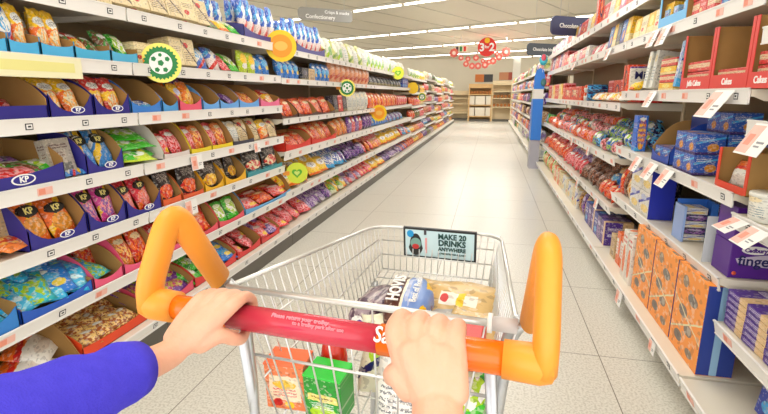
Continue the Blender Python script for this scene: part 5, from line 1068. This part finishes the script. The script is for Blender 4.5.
# kraft paper bag with printed band
Mk = print_mat('print kraft bag', (214, 180, 122), [('rect', .3, .72, .56, .74, (240, 232, 220)), ('ell', .36, .65, .05, .06, 'red'), ('rect', .5, .58, .54, .78, 'yellow'), ('ell', .5, .3, .3, .22, (176, 172, 170)), ('diag', .1, .3, .02, (230, 226, 220))], wobble=.05)
kb = link('paper_bag', bag_mesh('paper_bag', Mk, .215, .20, .085, 4, 14, 14)); in_cart(kb, .106, .42, .04, (math.radians(-50), 0, math.radians(-3))); tag(kb, 'tan paper bag with a printed band and clear window, right of the loaf', 'paper bag')
kb2 = link('paper_bag', bag_mesh('paper_bag', Mk, .12, .17, .06, 7, 10, 10)); in_cart(kb2, .12, .30, .05, (math.radians(-35), 0, math.radians(-25))) ; tag(kb2, 'crumpled tan paper pack below the large tan bag in the trolley', 'paper bag')
sv = link('foil_packet', bag_mesh('foil_packet', mat('silver film', (196, 196, 202), .2, .6, bump=(40, .4)), .10, .15, .05, 9)); in_cart(sv, .085, .33, .085, (math.radians(-60), 0, math.radians(30))); tag(sv, 'silvery film packet lying over the tan paper bag', 'foil packet')
M_redt = mat('red tray plastic', (206, 36, 30), .3)
rb = MB().rbox(-.045, .045, 0, .06, 0, .012, .003, M_redt).box(-.034, .034, .01, .05, .0122, .0128, mat('red film label', (236, 200, 190), .4)).build('flat_red_pack'); in_cart(rb, .045, .30, .155, (math.radians(-5), 0, math.radians(8))); tag(rb, 'narrow bright red flat pack just beyond the chrome rail', 'food pack')
rt = MB().rbox(-.055, .055, 0, .09, 0, .07, .008, M_redt).rbox(-.045, .045, -.0015, .001, .012, .055, .0005, mat('dark red print', (150, 22, 28), .3)).build('red_food_tray'); in_cart(rt, .150, .25, .135, (0, 0, .05)); tag(rt, 'glossy red food tub at the right of the trolley, behind the hand', 'food tub')
gc = link('crisp_packet', bag_mesh('crisp_packet', pr('greencrisp'), .12, .13, .05, 3)); in_cart(gc, .165, .215, .055, (math.radians(-50), 0, 0)); tag(gc, 'green and yellow packet under the red food tub', 'snack bag')
rc = MB().rbox(-.06, .06, 0, .08, 0, .045, .004, pr('redorange')).build('carton'); in_cart(rc, .15, .21, .0); tag(rc, 'small red patterned carton at the bottom right of the trolley', 'carton')
# two cartons leaning by the gate
def gable(name, m, mt, w, d, h, x, y, dz, rz, label):
    o = MB().rbox(-w / 2, w / 2, 0, d, 0, h, .002, m).build(name); in_cart(o, x, y, dz, (math.radians(4), 0, rz)); tag(o, label, 'carton')
    MB().rbox(-w / 2 - .001, w / 2 + .001, -.001, d + .001, h - .004, h + .001, .0015, mt).build('lid', o); return o
M_or = mat('carton orange top', (240, 112, 66), .45); M_gr = mat('carton green top', (44, 196, 60), .45)
o1 = gable('tea_carton', print_mat('print orange carton', (238, 130, 80), [('rect', .1, .9, .2, .75, (246, 222, 190)), ('ell', .5, .56, .3, .1, (236, 190, 60)), ('text', .2, .8, .3, .5, (226, 90, 90), 3), ('ell', .3, .15, .12, .08, 'red'), ('ell', .6, .12, .12, .08, 'yellow')]), M_or, .086, .06, .108, -.192, .215, .008, .10, 'orange carton with a cream panel standing at the trolley gate')
o2 = gable('tea_carton', print_mat('print green carton', (30, 150, 44), [('rect', .1, .9, .46, .62, (236, 214, 120)), ('text', .2, .8, .5, .58, (90, 70, 30), 1), ('ell', .5, .2, .36, .16, 'lime'), ('text', .2, .8, .26, .42, 'white', 3)]), M_gr, .082, .065, .103, -.102, .205, .008, -.04, 'bright green carton beside the orange one in the trolley')
bt = MB().lathe([(.026, 0), (.03, .006), (.031, .09), (.026, .125), (.014, .15), (.0125, .165)], mat('red sauce', (206, 48, 30), .2), 20).build('sauce_bottle'); in_cart(bt, -.118, .30, -.0); bt.scale = (.95, .95, .88); tag(bt, 'red sauce bottle with blue cap behind the green carton', 'bottle')
MB().lathe([(.0145, .163), (.0145, .185), (.012, .188), (0, .188)], mat('blue cap', (30, 60, 170), .3), 16).build('cap', bt)
wb = link('milk_pack', bag_mesh('milk_pack', print_mat('print white pack', (228, 224, 216), [('text', .15, .85, .2, .6, (110, 110, 114), 6), ('ell', .5, .82, .3, .08, (214, 214, 210))]), .12, .17, .075, 5, stand=True)); in_cart(wb, .045, .215, .0, (math.radians(-12), 0, -.05)); tag(wb, 'white packet with grey printing at the middle of the trolley gate', 'food packet')
yb = link('salad_bag', bag_mesh('salad_bag', print_mat('print salad bag', (232, 228, 200), [('ell', .6, .7, .36, .16, 'yellow'), ('ell', .4, .45, .22, .14, 'lime'), ('diag', .2, .5, .05, 'navy')]), .13, .17, .06, 6)); in_cart(yb, .0, .30, .01, (math.radians(-30), 0, .2)); tag(yb, 'white bag with a yellow and lime label behind the sauce bottle', 'food bag')

# ------------------------------------------------------------------ the shopper's arms and hands
person = empty('person', (-.1, -.1, 0)); tag(person, 'person in a blue sleeved top gripping the trolley handle with both hands', 'person')
def skin_mesh(chains, vox=.0022, name='arm', smooth=4):
    """chains of (point, radius); each grown with the Skin modifier, then fused into one skin"""
    parts = []
    for ch in chains:
        me = bpy.data.meshes.new('chain'); me.from_pydata([tuple(p) for p, r in ch], [(i, i + 1) for i in range(len(ch) - 1)], []); o = bpy.data.objects.new('chain', me); COL.objects.link(o)
        m = o.modifiers.new('s', 'SKIN'); 
        for i, (p, r) in enumerate(ch): me.skin_vertices[0].data[i].radius = (r, r) if not isinstance(r, tuple) else r
        me.skin_vertices[0].data[0].use_root = True
        o.modifiers.new('u', 'SUBSURF').levels = 2; parts.append(o)
    dg = bpy.context.evaluated_depsgraph_get(); bm = bmesh.new()
    for o in parts:
        ev = o.evaluated_get(dg); t = bpy.data.meshes.new_from_object(ev); bm.from_mesh(t); bpy.data.meshes.remove(t)
    J = bpy.data.meshes.new('joined'); bm.to_mesh(J); bm.free(); jo = bpy.data.objects.new('joined', J); COL.objects.link(jo)
    r = jo.modifiers.new('r', 'REMESH'); r.mode = 'VOXEL'; r.voxel_size = vox; r.use_smooth_shade = True
    s = jo.modifiers.new('k', 'SMOOTH'); s.iterations = smooth; s.factor = .6
    dg = bpy.context.evaluated_depsgraph_get(); out = bpy.data.meshes.new_from_object(jo.evaluated_get(dg))
    for o in parts + [jo]: bpy.data.objects.remove(o)
    for p in out.polygons: p.use_smooth = True
    out.materials.clear(); return out
bx = (MC.to_3x3() @ Vector((1, 0, 0))); bn = (MC.to_3x3() @ Vector((0, -1, 0))); bu = Vector((0, 0, 1))
def build_hand(cx, sgn, wrist, elbow, S, th=(.0, 0), name='left'):
    """sgn +1: index finger towards +x of the bar (left hand); fingers go over the bar and curl beneath"""
    C0 = MC @ Vector((cx, 0, HZ))
    def P(s, ang, r): a = math.radians(ang); return C0 + bx * (s * sgn) + (bn * math.cos(a) + bu * math.sin(a)) * r
    W = Vector(wrist); E = Vector(elbow); ch = []
    spread = (.033, .0115, -.0105, -.031); fr_ = (.0100, .0102, .0098, .0086); mcp = (50, 56, 55, 48) if sgn < 0 else (60, 66, 66, 60); mr = (.036, .0375, .037, .0355) if sgn < 0 else (.040, .042, .041, .039); rb_ = .0205; wr = 1.14 if sgn < 0 else 1.0
    fw_ = (E - W).normalized()
    side = bx * sgn
    for i in range(4):
        s = spread[i] * S; q = fr_[i] * S
        base = W + side * (.015 - i * .010) * S + (P(s, mcp[i], mr[i] * S) - W) * .1
        M1 = P(s, mcp[i], mr[i] * S)
        ch.append([(base, .016 * S), (base.lerp(M1, .5) + (bn * .15 + bu * .45) * .006 * S, .0155 * S), (M1, .0132 * S), (P(s * .98, 108, rb_ + q * 1.3), q * 1.1), (P(s * .96, 148, rb_ + q * 1.3), q * 1.08), (P(s * .95, 190, rb_ + q), q), (P(s * .93, 232, rb_ + q * .95), q * .95), (P(s * .92, 268, rb_ + q * .85), q * .82)])
    # palm filler
    ch.append([(W, .024 * S), (W.lerp(P(0, 55, .040 * S), .4), .0235 * S), (W.lerp(P(0, 50, .042 * S), .75), .019 * S), (P(0.0, 48, .040 * S), .0145 * S)])
    ch.append([(W + side * .004, .022 * S), (W.lerp(P(.02 * S, 40, .040 * S), .45) , .022 * S), (P(.018 * S, 35, .042 * S), .0155 * S)])
    ch.append([(W - side * .006, .020 * S), (W.lerp(P(-.024 * S, 40, .040 * S), .5), .020 * S), (P(-.026 * S, 42, .040 * S), .0135 * S)])
    # thumb: leaves the side of the palm, passes under the bar and closes against the index
    T0 = W.lerp(P(.02 * S, 10, .04 * S), .25) + side * .010 * S - bu * .004
    ch.append([(T0, .017 * S), (P(.024 * S, -8, .046 * S), .0150 * S), (P(.032 * S, -34, .040 * S), .0122 * S), (P(.034 * S, -72, .036 * S), .0112 * S), (P(.030 * S, -108, .034 * S), .0088 * S)])
    # forearm
    ch.append([(W.lerp(P(0, 45, .04 * S), .3), .022 * S * wr), (W, .0245 * S * wr), (W.lerp(E, .16), .0255 * S * wr), (W.lerp(E, .42), .031 * S * wr), (W.lerp(E, .75), .038 * S), (E, .040 * S)])
    me = skin_mesh(ch, .0021); me.materials.append(M_skin)
    o = link('arm', me, person); o.matrix_parent_inverse = person.matrix_world.inverted() if False else Matrix.Translation(-person.location)
    o['label'] = name
    return o, W, E

def toward(W, px, py, L):                    # the point at distance L from W along a sight line, nearer end
    o = Vector((0, 0, CAM_H)); d = ray(px, py).normalized(); m = o - W; b_ = m.dot(d); c = m.length_squared - L * L; D = b_ * b_ - c
    return o + d * (-b_ - math.sqrt(D) if D > 0 else -b_)
LW = at_z(172, 354, 1.05); LE = toward(LW, -60, 452, .27)
la, LW, LE = build_hand(-.160, 1, LW, LE, .90, name='left arm reaching in from the left edge')
RW = at_z(438, 412, 1.035); RE = RW + Vector((.035, -.24, -.10))
ra, RW, RE = build_hand(.153, -1, RW, RE, 1.2, name='right arm reaching up from the bottom edge')
def sleeve(W, E, t0, r0, r1, label):
    d = (E - W).normalized(); b = MB(); pts = []; rs = []
    for i in range(15):
        t = i / 14; p = (W + d * t0).lerp(E + d * .10, t); pts.append(p + Vector((0, 0, .002 * math.sin(i * 1.7)))); rs.append(r0 + (r1 - r0) * t + .0018 * math.sin(i * 2.1))
    pts = [pts[0] + d * .004] + pts; rs = [r0 * .82] + rs; rs[1] = r0 * .97
    b.tube(pts, rs, M_sleeve, 28); o = b.build('sleeve', person); o.matrix_parent_inverse = Matrix.Translation(-person.location); o['label'] = label
sleeve(LW, LE, .062, .036, .058, 'blue sleeve on the left arm')
sleeve(RW, RE, .15, .044, .060, 'blue sleeve on the right arm')

# ------------------------------------------------------------------ light
w = bpy.data.worlds.new('ambient_fill'); sc.world = w; w.use_nodes = True
w.node_tree.nodes['Background'].inputs['Color'].default_value = (1, .99, .965, 1); w.node_tree.nodes['Background'].inputs['Strength'].default_value = 2.6  # added pale fill, coming in through the hall's open sides and rear
def area(name, loc, rot, sx, sy, power, colr=(1, .985, .95)):
    l = bpy.data.lights.new(name, 'AREA'); l.shape = 'RECTANGLE'; l.size = sx; l.size_y = sy; l.energy = power; l.color = colr
    o = bpy.data.objects.new(name, l); COL.objects.link(o); o.location = loc; o.rotation_euler = rot; return o
for y, p in ((.6, 24), (4, 50), (8, 65), (13, 90), (18, 120), (23, 140)):
    area('tube_light', (-.4, y, CZ - .12), (0, 0, LR), 3.2, .25, p)

# ------------------------------------------------------------------ words for every packet, from where it stands
ORD = 'zeroth first second third fourth fifth sixth seventh'.split()
def nth(n):
    return 'nearest' if n == 1 else (ORD[n] + ' nearest' if n < 8 else str(n) + ('th' if 10 < n % 100 < 20 else {1: 'st', 2: 'nd', 3: 'rd'}.get(n % 10, 'th')) + ' nearest')
SIDE = {'L': 'left', 'R': 'right'}
byname = {}
for r_ in INVENTORY: byname.setdefault(r_[0].name.split('.')[0], []).append(r_)
print('COUNTS', {k: len(v) for k, v in byname.items()})
for nm, it in byname.items():
    if len(it) <= 290: continue
    it.sort(key=lambda q_: q_[5]); far_ = it[290:]; V = []; Fc = []; MI = []; PKv = []; ms = []
    for r_ in far_:
        o = r_[0]; me = o.data; off = len(V); W_ = o.matrix_basis
        V += [tuple(W_ @ v.co) for v in me.vertices]; PKv += [c_ for d_ in me.attributes['pk'].data for c_ in d_.vector]
        for m_ in me.materials:
            if m_ not in ms: ms.append(m_)
        for p_ in me.polygons: Fc.append([off + i for i in p_.vertices]); MI.append(ms.index(me.materials[p_.material_index]))
        INVENTORY.remove(r_); bpy.data.objects.remove(o)
    me = bpy.data.meshes.new(nm + 's'); me.from_pydata(V, [], Fc)
    for m_ in ms: me.materials.append(m_)
    me.polygons.foreach_set('material_index', MI); me.polygons.foreach_set('use_smooth', [True] * len(Fc)); me.attributes.new('pk', 'FLOAT_VECTOR', 'CORNER').data.foreach_set('vector', PKv); me.update()
    o = link('distant_' + nm + 's', me); o['kind'] = 'stuff'; o['label'] = 'the many small %ss in the farthest shelving bays down the aisle' % nm.replace('_', ' '); o['category'] = nm.replace('_', ' ') + 's'
groups = {}
for r_ in INVENTORY: groups.setdefault((r_[2], r_[3], r_[4], r_[1]), []).append(r_)
for (side, sec, lev, ds), it in groups.items():
    it.sort(key=lambda q_: (round(q_[5], 2), q_[0].location.z)); where = '%s shelf up, %s %s bays' % (ORD[lev] if lev > 1 else 'bottom', sec, SIDE[side])
    where = where.replace('bottom shelf up', 'bottom shelf')
    if len(ds.split()) > 6: where = where.replace(' bays', '').replace(' up,', ',')
    if len(ds.split()) > 8: where = where.split(',')[0]
    if len(it) > 300: print('MANY', ds)
    for i, r_ in enumerate(it):
        r_[0]['label'] = '%s, %s' % (ds, where) if len(it) == 1 else '%s %s, %s' % (nth(i + 1), ds, where)
        r_[0]['group'] = '%ss on the %s' % (ds.split(',')[0], where)
